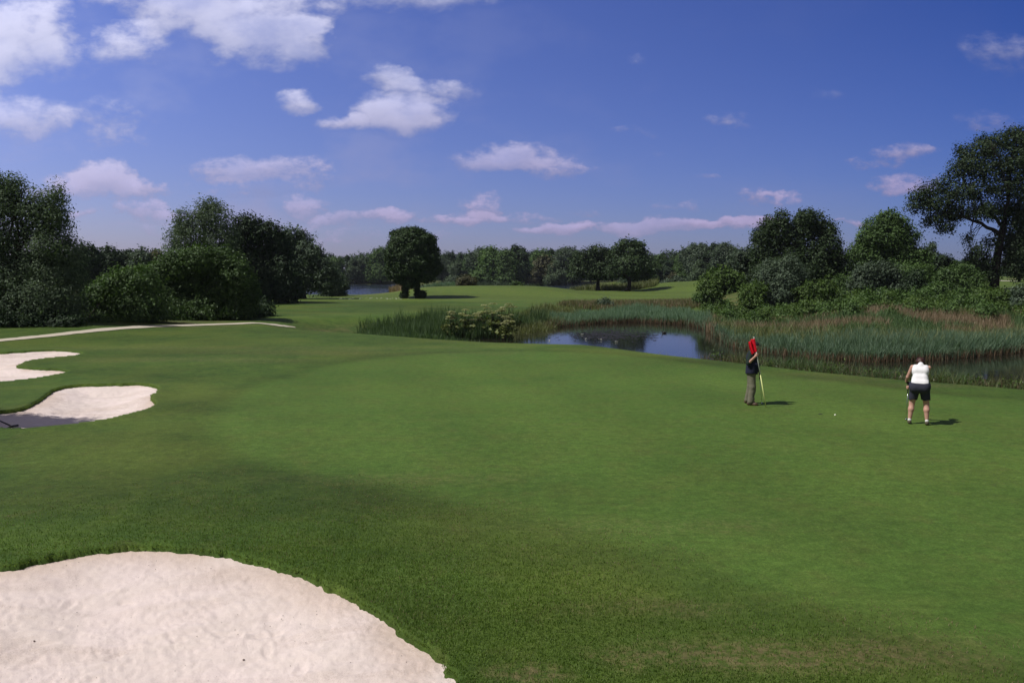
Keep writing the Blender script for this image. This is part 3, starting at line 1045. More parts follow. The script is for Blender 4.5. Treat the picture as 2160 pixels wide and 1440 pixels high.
for i, (px, tp, w, lm, lab) in enumerate([(183, 513, 30, 'leaf_dark', 'dark tree seen just right of the tall left tree, in the gap'),
                                          (232, 519, 26, 'leaf_dark', 'rounded dark tree in the middle of the gap left of the willow'),
                                          (272, 529, 18, 'leaf_dark', 'narrow dark tree in the gap above the lower dark shrub'),
                                          (304, 523, 15, 'leaf_grey', 'small grey-green round-topped tree left of the willow'),
                                          (334, 530, 22, 'leaf_rust', 'olive-brown low tree touching the left side of the willow')]):
    base = 618
    hh = base - tp
    tree_at('tree', lab, 'tree', px, 120 + 6 * (i % 3), base,
            [(px, tp + 16, w * .6, 15), (px - w * .5, tp + 30, w * .6, 20), (px + w * .5, tp + 32, w * .6, 20), (px, tp + 48, w, 26), (px - w * .3, tp + 70, w, 24), (px + w * .3, tp + 78, w, 22)],
            .33, 1.1, .28, lm, .25, 'bark_dark', seed=40 + i, per=10, rough=.2)

# clipped round tree on two ivy-clad stems
rs = np.random.default_rng(50)
x, y = at(871, 112)
z = hz(x, y)
k = 112 / F
rt = thing('tree', 'dark neatly rounded tree on two stems standing alone by the lake', 'tree', (x, y, z))
Lb = px_lobes([(870, 522, 42, 36, 0), (848, 540, 30, 42, -.5), (893, 540, 30, 42, .4), (871, 562, 50, 34, 0), (850, 578, 28, 20, .6), (894, 578, 28, 20, -.6), (870, 500, 32, 16, 0), (872, 545, 52, 42, .1)], 871, 631, 112)
for _ in range(34):
    d_ = unit(rs.normal(size=3) * (1, 1, .9))
    c_ = np.array([0, 0, (631 - 548) * k]) + d_ * np.array([50 * k, 50 * k, 56 * k]) * rs.uniform(.90, 1.08)
    r_ = rs.uniform(.35, .95)
    Lb.append((*c_, r_, r_, r_))
link('crown', crown_mesh(Lb, .26, 1.9, .16, M['leaf_clipped'], rs, rough=.11, shell=(.6, 1.0), per=10), rt)
for sx_ in (-1.05, .62):
    S = Soup()
    P = np.array([(sx_, 0, -.2), (sx_ * 1.0, 0, .8), (sx_ * .85, .05, 2.0), (sx_ * .6, .1, 4.2), (sx_ * .4, 0, 6.5)])
    S.tube(P, [.36, .28, .25, .2, .1], 9)
    for q in range(5):
        limb(S, P[2] + (0, 0, q * .5), P[2] + np.array([R.uniform(-2, 2), R.uniform(-2, 2), 2.5 + q * .4]), .1, .03, rs, .1, 4)
    tk = link('trunk', S.build('trunk', M['bark_dark']), rt)
    ivy = [(sx_, 0, .5 + j * .45, .42, .42, .4) for j in range(4)] + ([(sx_ + .7, -.2, .5, .65, .6, .55)] if sx_ > 0 else [(sx_ - .3, 0, .35, .5, .5, .4)])
    link('ivy', crown_mesh(ivy, .2, 1.6, .08, M['leaf_clipped'], rs, per=6, floor=.0), tk)

# the two oaks on the fairway edge
tree_at('oak', 'lower oak with a spreading crown, left one of the pair on the fairway', 'tree', 1262, 158, 613,
        [(1222, 552, 16, 16), (1240, 538, 16, 13), (1262, 530, 18, 11), (1284, 540, 18, 14), (1250, 555, 26, 18), (1280, 560, 24, 18), (1230, 570, 22, 13), (1262, 575, 34, 12), (1295, 572, 16, 13)],
        .38, 1.15, .3, 'leaf_oak', .42, 'bark_dark', seed=51, fork=.3, per=10, rough=.22)
tree_at('oak', 'taller upright oak, right one of the pair on the fairway', 'tree', 1323, 152, 615,
        [(1318, 516, 13, 11), (1338, 517, 12, 10), (1350, 524, 10, 12), (1302, 528, 12, 12), (1328, 532, 24, 18), (1345, 545, 20, 18), (1305, 550, 20, 18), (1328, 560, 34, 18), (1360, 565, 20, 16), (1298, 572, 20, 13), (1345, 578, 30, 12)],
        .38, 1.15, .3, 'leaf_oak', .42, 'bark_dark', seed=52, fork=.3, per=10, rough=.22)

# right-hand trees
tree_at('tree', 'large dark tree with a double top, behind the reed bank', 'tree', 1680, 86, 622,
        [(1600, 500, 18, 20), (1622, 478, 20, 20), (1645, 462, 16, 14), (1640, 495, 30, 28), (1692, 462, 20, 18), (1716, 472, 22, 22), (1742, 492, 22, 26), (1690, 495, 34, 30), (1740, 525, 28, 28),
         (1610, 530, 28, 28), (1655, 540, 42, 34), (1715, 550, 42, 34), (1760, 550, 20, 26), (1620, 570, 36, 30), (1680, 580, 46, 28), (1740, 585, 36, 26)],
        .21, 1.15, .22, 'leaf_oak', .42, 'bark_dark', seed=61, per=12, rough=.22)
tree_at('tree', 'dome-shaped dark green tree left of the tallest tree', 'tree', 1868, 84, 620,
        [(1868, 464, 24, 18), (1845, 480, 26, 20), (1890, 478, 26, 22), (1825, 505, 24, 22), (1868, 500, 40, 28), (1912, 505, 26, 24), (1815, 535, 26, 26), (1850, 540, 44, 30), (1900, 540, 40, 30),
         (1935, 545, 22, 22), (1830, 575, 34, 26), (1890, 580, 48, 26), (1930, 570, 26, 22)],
        .21, 1.15, .20, 'leaf_green', .36, 'bark_dark', seed=62, per=12, rough=.18)
# tallest tree: custom limbs
rs = np.random.default_rng(63)
D = 88
x, y = at(2094, D)
z = hz(x, y)
zb = H - (612 - 575) * D / F
bt = thing('tree', 'tallest spreading tree at the right edge, its big limb reaching left', 'tree', (x, y, z))
lob = [(2140, 300, 40, 24), (2095, 305, 26, 20), (2060, 322, 30, 22), (2028, 328, 18, 20), (2018, 352, 24, 20), (1998, 372, 18, 18), (2055, 360, 36, 26), (2100, 350, 36, 30), (2145, 350, 40, 36), (2195, 330, 46, 40),
       (1972, 396, 20, 16), (1945, 408, 20, 16), (1924, 418, 18, 16), (1920, 440, 17, 13), (1955, 436, 28, 16), (2000, 415, 32, 24), (2045, 405, 34, 24), (2090, 400, 30, 24), (2010, 445, 26, 14), (1965, 462, 22, 10), (1985, 480, 20, 12), (1950, 470, 12, 8),
       (2140, 400, 34, 30), (2190, 400, 44, 40), (2160, 450, 30, 26), (2060, 440, 22, 14), (2200, 470, 40, 40), (2150, 492, 22, 20), (2060, 535, 26, 20), (2075, 560, 26, 22), (2045, 555, 16, 14), (2090, 580, 12, 9), (2145, 545, 26, 28), (2200, 540, 40, 34), (2140, 445, 24, 24), (2135, 520, 22, 24), (2125, 565, 18, 16), (2060, 300, 14, 9), (2120, 285, 16, 10), (2012, 318, 10, 8), (2035, 505, 12, 9), (2155, 575, 26, 14), (2132, 470, 24, 20), (2122, 498, 18, 18), (2150, 522, 26, 24), (2124, 538, 18, 18), (2080, 508, 14, 12), (2165, 460, 26, 26), (2072, 585, 18, 10), (2050, 452, 26, 12), (2086, 452, 16, 16), (2005, 458, 24, 11), (2110, 440, 20, 18)]
LL = [(a, b, c + (zb - z), d, e, f) for a, b, c, d, e, f in px_lobes(lob, 2094, 612, D, rs=rs)]
k = D / F
PX = lambda px, py, yy=0.0: np.array([(px - 2094) * k, yy, (612 - py) * k + (zb - z)])
S = Soup()
tr = np.array([PX(2094, 622), PX(2095, 600), PX(2097, 560), PX(2101, 520), PX(2106, 490), PX(2112, 462, .2)])
S.tube(tr, [.66, .50, .42, .38, .34, .30], 12)
limbs = [([PX(2105, 497), PX(2085, 488, -.3), PX(2060, 474, -.5), PX(2030, 466, -.6), PX(1995, 452, -.5), PX(1950, 432, -.3)], .24),
         ([PX(2108, 480), PX(2096, 460, .4), PX(2080, 440, .8), (PX(2060, 415, 1.2)), PX(2035, 380, 1.4), PX(2025, 345, 1.3)], .20),
         ([PX(2112, 462, .2), PX(2113, 430, 0), PX(2110, 390, -.4), PX(2112, 350, -.5), PX(2120, 310, -.4)], .22),
         ([PX(2112, 462, .2), PX(2135, 435, .4), PX(2160, 410, .8), PX(2185, 370, 1.0), PX(2200, 330, .8)], .22),
         ([PX(2109, 470, .2), PX(2098, 440, -1.0), PX(2092, 400, -1.6), PX(2072, 360, -1.8), PX(2062, 325, -1.6)], .15),
         ([PX(2100, 530), PX(2130, 510, .4), PX(2165, 490, .6), PX(2200, 470, .5)], .16),
         ([PX(2098, 556), PX(2085, 548, -.2), PX(2062, 540, -.3)], .10)]
allp = []
for P, r in limbs:
    P = np.array(P)
    t = np.linspace(0, 1, len(P)); t2 = np.linspace(0, 1, 14)
    P2 = np.stack([np.interp(t2, t, P[:, i]) for i in range(3)], 1)
    P2[1:-1] += rs.normal(size=(12, 3)) * .09
    S.tube(P2, np.linspace(r, r * .25, 14), 8)
    allp.append(P2[3:])
allp = np.vstack(allp)
for L in LL:
    L = np.array(L)
    for _ in range(6):
        e = L[:3] + unit(rs.normal(size=3)) * L[3:6] * .8
        a = allp[np.argmin(np.linalg.norm(allp - e, axis=1) + rs.uniform(0, 1.2, len(allp)))]
        limb(S, a, e, .05, .012, rs, .12, 5, seg=4)
link('trunk', S.build('trunk', M['bark_dark']), bt)
link('crown', crown_mesh(LL, .20, .62, .26, M['leaf_oak'], rs, rough=.26, per=9, shell=(.2, 1.12)), bt)

# shrubs and small trees on the right bank: (kind, px0, D, base, lobes, leaf material, label)
RB = [
    ('shrub', 1515, 92, 634, [(1495, 600, 22, 20), (1520, 585, 24, 22), (1545, 592, 22, 22), (1508, 615, 30, 18), (1545, 615, 26, 18), (1500, 628, 26, 12), (1535, 630, 28, 12)], 'leaf_bright', 'light green rounded willow shrub, leftmost on the right bank'),
    ('tree', 1572, 96, 625, [(1568, 540, 20, 18), (1552, 560, 22, 22), (1590, 560, 22, 24), (1575, 590, 34, 26)], 'leaf_grey', 'small grey-green tree between the light willow shrub and the double-topped tree'),
    ('shrub', 1645, 76, 642, [(1625, 565, 22, 18), (1655, 560, 24, 18), (1610, 590, 24, 24), (1650, 595, 36, 26), (1682, 590, 20, 26), (1640, 620, 44, 20)], 'leaf_grey', 'mid-height grey-green shrub in front of the double-topped tree'),
    ('shrub', 1845, 74, 650, [(1830, 575, 28, 20), (1862, 572, 24, 20), (1812, 600, 24, 26), (1850, 605, 38, 30), (1882, 600, 20, 28), (1845, 632, 42, 18)], 'leaf_grey', 'dense grey-green shrub in front of the dome-shaped tree'),
    ('shrub', 1932, 72, 655, [(1930, 585, 14, 16), (1922, 605, 18, 20), (1945, 612, 18, 20), (1935, 635, 30, 18)], 'leaf_dark', 'small cone-shaped dark shrub on the bank'),
    ('tree', 1975, 96, 620, [(1975, 552, 22, 14), (1955, 570, 22, 18), (1995, 568, 22, 18), (1975, 590, 34, 22)], 'leaf_dark', 'low dark tree between the dome-shaped tree and the tallest tree'),
    ('shrub', 2018, 74, 655, [(2000, 585, 22, 20), (2030, 575, 22, 20), (2052, 590, 18, 22), (2020, 610, 40, 26), (2055, 618, 22, 24), (2030, 638, 44, 16)], 'leaf_green', 'green shrub left of the foot of the tallest tree'),
    ('shrub', 2148, 66, 660, [(2150, 615, 14, 14), (2160, 630, 22, 20), (2146, 642, 18, 14)], 'leaf_grey', 'dark grey-green shrub cut by the right edge of the photo'),
    ('shrub', 1590, 74, 648, [(1575, 618, 18, 16), (1600, 612, 18, 18), (1588, 634, 26, 14)], 'leaf_bright', 'light green shrub at the left foot of the mid-height grey-green shrub'),
    ('shrub', 1722, 73, 652, [(1705, 612, 20, 16), (1735, 608, 20, 18), (1722, 632, 34, 18), (1750, 628, 16, 18)], 'leaf_bright', 'light green shrub between the two grey-green shrubs of the bank'),
    ('shrub', 1778, 78, 646, [(1770, 600, 16, 18), (1790, 604, 16, 18), (1780, 626, 26, 18)], 'leaf_green', 'mid green shrub touching the left side of the dense grey-green shrub'),
    ('shrub', 2090, 69, 658, [(2078, 626, 18, 14), (2105, 624, 18, 14), (2090, 642, 32, 14)], 'leaf_bright', 'low light green shrub in front of the trunk of the tallest tree'),
    ('shrub', 1975, 70, 658, [(1962, 618, 16, 16), (1985, 614, 16, 18), (1975, 638, 28, 16)], 'leaf_green', 'shrub between the small cone-shaped shrub and the green shrub left of the tallest tree'),
    ('shrub', 1500, 84, 636, [(1485, 610, 14, 14), (1500, 618, 18, 14)], 'leaf_bright', 'little bright shrub at the water end of the light willow shrub'),
    ('tree', 1962, 118, 600, [(1962, 522, 10, 8), (1960, 536, 16, 10), (1964, 552, 22, 14)], 'leaf_grey', 'far small tree peeking over the right shoulder of the dome-shaped tree'),
    ('tree', 2148, 130, 590, [(2135, 530, 22, 20), (2165, 515, 26, 26), (2150, 555, 34, 22), (2190, 540, 34, 34)], 'leaf_grey', 'far grey-green tree behind the trunk of the tallest tree'),
]
for i, (kd, px, D, base, ls, lm, lab) in enumerate(RB):
    tree_at(kd, lab, kd, px, D, base, ls, .18 if D < 80 else .26, 1.15, .16, lm, .10 if kd == 'shrub' else .2, 'bark_dark', seed=70 + i, stems=3 if kd == 'shrub' else 1,
            spread=.6, per=10, rough=.22)

# brambles and scrub, low, bright: one mass nobody could count
rs = np.random.default_rng(80)
for kk, (nn, lm_, lab_) in enumerate(((120, 'leaf_bright', 'bright green brambles and scrub filling the right bank'), (70, 'leaf_green', 'darker green scrub mixed into the brambles of the right bank'))):
    lobs = []
    for i in range(nn):
        px = rs.uniform(1480, 2230)
        lo_ = np.interp(px, [1480, 1560, 1650, 2230], [78, 66, 63, 61])
        D_ = lo_ + 13 * rs.uniform(0, 1) ** .8
        x, y = at(px, D_)
        s_h = rs.uniform(.35, .85) * (1.2 if kk else 1)
        for q_ in range(2):
            a_ = rs.normal(size=2) * s_h * .7
            r_ = s_h * rs.uniform(.45, .9)
            lobs.append((x + a_[0], y + a_[1], hz(x, y) + r_ * rs.uniform(.4, 1.5), r_, r_, r_ * rs.uniform(.8, 1.3)))
    o = link('undergrowth', crown_mesh(lobs, .16, .8, .14, M[lm_], rs, per=8, rough=.35))
    tag(o, lab_, 'undergrowth', None, 'stuff')
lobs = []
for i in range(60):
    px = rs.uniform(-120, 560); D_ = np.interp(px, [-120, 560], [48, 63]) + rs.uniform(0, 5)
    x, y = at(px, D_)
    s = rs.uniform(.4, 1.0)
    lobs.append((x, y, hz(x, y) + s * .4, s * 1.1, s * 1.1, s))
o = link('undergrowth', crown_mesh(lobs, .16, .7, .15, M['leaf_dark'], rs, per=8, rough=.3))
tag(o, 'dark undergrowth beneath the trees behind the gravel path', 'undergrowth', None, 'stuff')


# ------------------------------------------------------------------ far tree line
def far_kind(lm, w, h, n, rs, shape):
    lobes = []
    for i in range(n):
        t = rs.uniform(.15, 1) ** .9
        if shape == 'poplar':
            r = w * (1 - abs(t - .45) * 1.1) * .8
            lobes.append((rs.normal() * .1 * w, rs.normal() * .1 * w, h * t * .95, r, r, h * .12))
        else:
            env = {'round': math.sqrt(max(.05, 1 - (t * 1.15 - .45) ** 2 * 1.6)), 'cone': 1.05 - t * .85, 'willow': math.sqrt(max(.08, 1 - (t - .3) ** 2 * 1.9))}[shape]
            a = rs.uniform(0, 2 * pi)
            rr_ = w * env * rs.uniform(.15, .75)
            r = w * rs.uniform(.3, .48) * (.55 + .45 * env)
            lobes.append((rr_ * cos(a), rr_ * sin(a), h * (.08 + .86 * t) - r * .2, r, r, r * rs.uniform(.8, 1.1)))
    return lobes, crown_mesh(lobes, .50, 1.0, .36, M[lm], rs, per=7, rough=.32, floor=.05), trunk_mesh(lobes, .28, M['bark_dark'], rs, .3, twigs=0)


rs = np.random.default_rng(90)
KIND = {
    'willow': ('leaf_willow', 4.6, 11.5, 22, 'willow', 'pale grey-green willow'),
    'dark': ('leaf_dark', 4.2, 12.5, 22, 'round', 'dark round-headed tree'),
    'green': ('leaf_green', 4.6, 11.5, 22, 'round', 'mid-green leafy tree'),
    'cone': ('leaf_dark', 2.6, 13.0, 20, 'cone', 'pointed dark tree'),
    'poplar': ('leaf_dark', 1.5, 14.0, 12, 'poplar', 'slim upright poplar'),
    'grey': ('leaf_grey', 5.2, 12.0, 22, 'round', 'grey-green bushy tree'),
    'rust': ('leaf_rust', 3.0, 5.0, 12, 'willow', 'brownish small tree'),
}
PROTO = {}
for kd, (lm, w, h, n, shp, lb) in KIND.items():
    lobes, cm, tm = far_kind(lm, w, h, n, rs, shp)
    PROTO[kd] = (cm, tm, h, lb, None)
FARLINE = [  # px, D, top py, kind, where
    (692, 338, 541, 'dark', 'right above the low shrub at the lake corner'),
    (712, 336, 545, 'green', 'just right of the low shrub at the lake corner'),
    (733, 342, 538, 'cone', 'on the far lake shore, first pointed one left of the round tree'),
    (748, 336, 546, 'willow', 'over the left end of the visible lake water'),
    (764, 338, 541, 'willow', 'over the middle of the lake water left of the round tree'),
    (784, 336, 536, 'dark', 'on the far shore, a little left of the round tree'),
    (803, 334, 526, 'green', 'swelling hill-like against the left side of the round tree'),
    (815, 345, 524, 'dark', 'half hidden by the left side of the round tree'),
    (934, 330, 545, 'grey', 'touching the right side of the round tree'),
    (947, 352, 536, 'poplar', 'first slim one right of the round tree'),
    (955, 352, 534, 'poplar', 'second slim one right of the round tree'),
    (973, 352, 537, 'poplar', 'slim one standing alone above the low gap'),
    (964, 300, 553, 'willow', 'low pale one behind the reddish bush on the mound'),
    (990, 310, 548, 'green', 'low one left of the broad clump behind the mound'),
    (1010, 292, 528, 'grey', 'left end of the broad clump behind the mound'),
    (1030, 286, 526, 'green', 'left part of the broad clump behind the mound'),
    (1052, 290, 529, 'dark', 'middle of the broad clump behind the mound'),
    (1072, 280, 531, 'green', 'right of middle in the broad clump behind the mound'),
    (1092, 288, 518, 'dark', 'tallest of the broad clump behind the mound'),
    (1106, 300, 533, 'cone', 'right end of the broad clump behind the mound'),
    (1128, 322, 528, 'cone', 'first spire left above the right lake water'),
    (1140, 318, 530, 'green', 'between the first and second spires above the right lake water'),
    (1162, 324, 525, 'cone', 'second spire above the right lake water'),
    (1152, 305, 548, 'rust', 'rusty spot in front of the spires above the lake water'),
    (1177, 322, 527, 'cone', 'third spire above the right lake water'),
    (1192, 318, 526, 'grey', 'blunt-topped one after the three spires'),
    (1172, 300, 552, 'willow', 'low pale one at the shore below the spires'),
    (1212, 316, 534, 'green', 'left behind the lower oak'),
    (1246, 322, 532, 'dark', 'straight behind the lower oak'),
    (1290, 318, 530, 'green', 'seen between the two oaks'),
    (1352, 300, 534, 'cone', 'just right behind the taller oak top'),
    (1372, 296, 537, 'dark', 'first past the right side of the taller oak'),
    (1388, 290, 541, 'green', 'second past the right side of the taller oak'),
    (1398, 300, 532, 'cone', 'pointed, halfway between the taller oak and the grey group'),
    (1414, 286, 542, 'dark', 'low, left of the short spire by the grey group'),
    (1426, 296, 534, 'cone', 'short spire left of the grey group'),
    (1440, 270, 541, 'green', 'at the left foot of the grey group'),
    (1458, 240, 520, 'grey', 'left one of the high grey group behind the green rise'),
    (1482, 236, 519, 'grey', 'middle one of the high grey group behind the green rise'),
    (1508, 232, 514, 'dark', 'tall one of the high grey group behind the green rise'),
    (1532, 228, 517, 'grey', 'right one of the high grey group behind the green rise'),
    (1475, 190, 550, 'willow', 'low pale one in front of the high grey group'),
    (1418, 200, 578, 'rust', 'low one on the green rise right of the taller oak'),
]
firsts = {}
for (px, D, top, kd, where) in FARLINE:
    cm, tm, h, lb, _ = PROTO[kd]
    x, y = at(px, D)
    z = hz(x, y)
    want = H - (top - 575) * D / F - z
    s = max(want, 2.0) / h
    lab = '%s %s' % (lb, where)
    if kd not in firsts:
        rt = thing('tree', lab, 'tree', (x, y, z), 0, 'trees of the far shore')
        link('trunk', tm, rt)
        link('crown', cm, rt)
        firsts[kd] = rt
    else:
        rt = copy_tree(firsts[kd])
        rt['label'] = lab
        rt.location = (x, y, z)
    rt.rotation_euler = (0, 0, rs.uniform(0, 6.28))
    wsc = 1.0 if kd in ('cone', 'poplar') else 1.12
    rt.scale = (s * wsc, s * wsc, s)

# the wood behind: one mass
rs = np.random.default_rng(95)
PW, NW, TW = [], [], []
for i in range(250):
    px = rs.uniform(-500, 2500)
    D = rs.uniform(350, 430)
    if 1330 < px < 1600:
        D = rs.uniform(270, 330)
    if px > 1900:
        D = rs.uniform(250, 330)
    x, y = at(px, D)
    z = hz(x, y)
    top = rs.uniform(536, 550) if px < 1900 else rs.uniform(552, 565)
    if px < 340:
        top = rs.uniform(528, 548)
    h = H - (top - 575) * D / F - z
    w = rs.uniform(3.5, 6.5)
    n = 9
    ls = [(x + rs.uniform(-w, w) * .7, y + rs.uniform(-w, w) * .6, z + h * t - w * .3, w * .5, w * .5, w * .5) for t in np.linspace(.12, 1, n)]
    P, N, T = crown_points(ls, .75, .75, .5, rs, per=6, rough=.25)
    PW.append(P); NW.append(N); TW.append(T * .6 + rs.uniform(0, .4))
V_, Q_, t_ = leaf_arrays(np.vstack(PW), np.vstack(NW), .75, .6, rs, np.concatenate(TW))
tag(link('forest', mesh_np('forest', V_, Q_, M['leaf_dark'], {'tint': t_})), 'continuous dark wood closing the horizon behind the single trees', 'forest', None, 'stuff')

# tree outside the frame whose shade falls over the middle bunker
rs = np.random.default_rng(97)
x, y = -20.5, 17.6
ot = thing('tree', 'tree beyond the left edge that throws its shade over the middle bunker', 'tree', (x, y, hz(x, y)))
ls = [(rs.uniform(-1.8, 2.0), rs.uniform(-.5, .6), rs.uniform(4.5, 8.8), 1.35, .8, 1.1) for _ in range(14)] + [(2.2, .1, 9.2, 1.2, .7, .8), (0.5, 0, 3.5, 1.5, .8, 1)]
link('trunk', trunk_mesh(ls, .22, M['bark_dark'], rs), ot)
link('crown', crown_mesh(ls, .13, 1.35, .18, M['leaf_green'], rs, per=10), ot)


# ------------------------------------------------------------------ reeds and grasses (stuff)
def blades(P, h, w, bend, rs, tint=None, seg=2):
    n = len(P)
    h = np.broadcast_to(h, (n,)); w = np.broadcast_to(w, (n,))
    a = rs.uniform(0, 2 * pi, n)
    wd = np.stack([np.cos(a), np.sin(a), np.zeros(n)], 1) * w[:, None] * .5
    b = rs.uniform(0, 2 * pi, n)
    bd = np.stack([np.cos(b), np.sin(b), np.zeros(n)], 1) * (h * bend * rs.uniform(.1, 1, n))[:, None]
    up = np.array([0, 0, 1.0])
    p1 = P + up * (h * .55)[:, None] + bd * .3
    p2 = P + up * (h * (1 - .12 * bend))[:, None] + bd
    V = np.stack([P - wd, P + wd, p1 - wd * .8, p1 + wd * .8, p2], 1).reshape(-1, 3)
    i = np.arange(n)[:, None] * 5
    Q = i + np.array([[0, 1, 3, 2]])
    T = i + np.array([[2, 3, 4]])
    t = rs.uniform(0, 1, n) if tint is None else tint
    return V, Q, T, np.repeat(t, 5)


def region(poly, n, rs, thin=None):
    poly = np.array(poly)
    lo, hi = poly.min(0), poly.max(0)
    out = []
    tot = 0
    while tot < n:
        q = rs.uniform(lo, hi, (n, 2))
        q = q[sd_poly(q[:, 0], q[:, 1], poly) < 0]
        if thin is not None:
            q = q[rs.uniform(0, 1, len(q)) < thin(q[:, 0], q[:, 1])]
        out.append(q); tot += len(q)
    return np.vstack(out)[:n]


def plant(name, label, cat, pts, h, w, bend, matl, rs, clump=0.0, zoff=0.0, tint=None, water=False):
    z = height(pts[:, 0], pts[:, 1], False)
    if water:
        z = np.maximum(z, ZW - .15)
    P = np.column_stack([pts, z + zoff])
    V, Q, T, t = blades(P, h, w, bend, rs, tint)
    o = link(name, mesh_np(name, V, [Q, T], matl, {'tint': t}))
    return tag(o, label, cat, None, 'stuff')


rs = np.random.default_rng(101)
fb = lambda x, y, s=2.0, k=7: fbm(x / s, y / s, k, 3)
# reed bed on the right far bank: strip hugging the shoreline
def shore_strip(px0, px1, d0, d1, n, rs, ymin=0, zwater=True):
    """points at distance d0..d1 outward from the far shore"""
    pts = np.array([on_z(x, y, ZW) for x, y in FARB if True])
    pxs = np.array([p[0] for p in FARB], float)
    q = rs.uniform(px0, px1, n)
    bx = np.interp(q, pxs, pts[:, 0]); by = np.interp(q, pxs, pts[:, 1])
    r = np.hypot(bx, by)
    d = rs.uniform(d0, d1, n)
    s = 1 + d / r
    return np.column_stack([bx * s + rs.normal(size=n) * .15, by * s]), q, d


def thick(p, keep, s, k):
    m = fbm(p[:, 0] / s, p[:, 1] / s, k, 3) > keep
    return m


p, q, d = shore_strip(1505, 2330, -1.6, 6.0, 52000, rs)
hgt = (1.45 + 0.9 * fb(p[:, 0], p[:, 1], 4, 3)) * np.interp(d, [-1.6, 0, 6.0], [.7, 1.0, .85]) * np.interp(q, [1505, 1560, 1800, 2160, 2330], [.65, .85, 1.05, .95, .9]) * (.92 - .55 * rs.uniform(0, 1, len(p)) ** 2.2) * (1 + .5 * fb(p[:, 0], p[:, 1], .7, 13))
plant('reeds', 'tall blue-green reed bed along the right bank of the pond', 'reeds', p, hgt, .035, .5, M['reed'], rs, water=True)
p, q, d = shore_strip(1505, 2330, -1.9, 0.6, 16000, rs)
# seed plumes over the reeds
pp_, qq_, dd_ = shore_strip(1505, 2330, 0, 6.0, 2600, rs)
plant('reeds', 'browner seeding reeds sticking out of the right reed bed', 'reeds', pp_, 1.62 * rs.uniform(.75, 1.1, len(pp_)), .04, .5, M['tall_grass'], rs, water=True)
plant('reeds', 'brown reed stems along the waterline of the right bank', 'reeds', p, .62 * rs.uniform(.4, 1.2, len(p)), .03, .3, M['reed_base'], rs, water=True)
p, q, d = shore_strip(1160, 1500, -2.2, 5, 22000, rs)
hgt = (1.15 + .9 * fb(p[:, 0], p[:, 1], 4, 5)) * np.interp(q, [1160, 1250, 1330, 1500], [.8, .8, 1.05, 1.0]) * (1 - .6 * rs.uniform(0, 1, len(p)) ** 2) * (1 + .7 * fb(p[:, 0], p[:, 1], 1.1, 14))
plant('reeds', 'reed bed on the far side of the pond below the fairway', 'reeds', p, hgt, .045, .25, M['reed'], rs, water=True)
p, q, d = shore_strip(1150, 1510, -2.6, 0, 9000, rs)
plant('reeds', 'reddish brown stems at the far waterline of the pond', 'reeds', p, .7 * rs.uniform(.4, 1.2, len(p)), .04, .3, M['reed_base'], rs, water=True)
# rushes at the left end of the pond
p, q, d = shore_strip(745, 1150, -4.5, 4, 26000, rs)
m = ((q < 1055) | (d > .3)) & (rs.uniform(size=len(q)) < smooth01(735, 880, q) + .05)
p, q, d = p[m], q[m], d[m]
hgt = 1.05 * rs.uniform(.35, 1.3, len(p)) * (1 + .9 * fb(p[:, 0], p[:, 1], .9, 16)) * (1 + 1.2 * fb(p[:, 0], p[:, 1], 3, 6)) * np.interp(q, [745, 790, 850, 1100, 1150], [.45, .9, 1.15, 1.1, 1.3])
plant('rushes', 'green rushes and sedge at the left end of the pond', 'rushes', p, hgt, .04, .35, M['rush'], rs, water=True)
p, q, d = shore_strip(960, 1060, -4.2, -1, 3500, rs)
plant('rushes', 'brown stalks under the hogweed at the waterline', 'rushes', p, .6 * rs.uniform(.5, 1.2, len(p)), .035, .3, M['reed_base'], rs, water=True)
# dry tall grass behind reeds
p = region([at(a, b) for a, b in [(1490, 66), (1560, 56), (1700, 53), (1900, 51), (2250, 51), (2250, 64), (1900, 64), (1700, 64), (1600, 68), (1490, 78)]], 30000, rs)
m = fbm(p[:, 0] / 3.2, p[:, 1] / 2.2, 33, 2) > .03
plant('tall_grass', 'rusty flowering grass behind the right reed bed', 'grass', p[m], .95 * rs.uniform(.6, 1.25, m.sum()), .035, .4, M['dry_grass'], rs)
plant('tall_grass', 'olive tall grass and nettles behind the right reed bed', 'grass', p[~m], .85 * rs.uniform(.5, 1.3, (~m).sum()), .045, .5, M['rush'], rs)
p = region([at(a, b) for a, b in [(1170, 88), (1300, 86), (1490, 86), (1530, 92), (1500, 100), (1300, 96), (1200, 95)]], 12000, rs)
m = rs.uniform(size=len(p)) < .5
plant('tall_grass', 'dry pinkish grass above the far reed bed', 'grass', p[m], .6 * rs.uniform(.5, 1.2, m.sum()), .045, .4, M['dry_grass'], rs)
plant('tall_grass', 'long green grass above the far reed bed', 'grass', p[~m], .6 * rs.uniform(.5, 1.2, (~m).sum()), .05, .4, M['tall_grass'], rs)
p = region([at(a, b) for a, b in [(1080, 62), (1150, 66), (1200, 76), (1230, 86), (1150, 84), (1090, 74)]], 9000, rs)
plant('tall_grass', 'straw coloured grass bank between hogweed and far reeds', 'grass', p, .75 * rs.uniform(.4, 1.3, len(p)), .04, .5, M['tall_grass'], rs)

# near shore weeds, just behind the crest of the green
crest = np.array([on_z(*p) for p in CREST])
cpx = np.array([p[0] for p in CREST], float)


def near_strip(px0, px1, d0, d1, n):
    q = rs.uniform(px0, px1, n)
    bx = np.interp(q, cpx, crest[:, 0]); by = np.interp(q, cpx, crest[:, 1])
    d = rs.uniform(d0, d1, n)
    s = 1 + d / np.hypot(bx, by)
    return np.column_stack([bx * s, by * s]), q, d


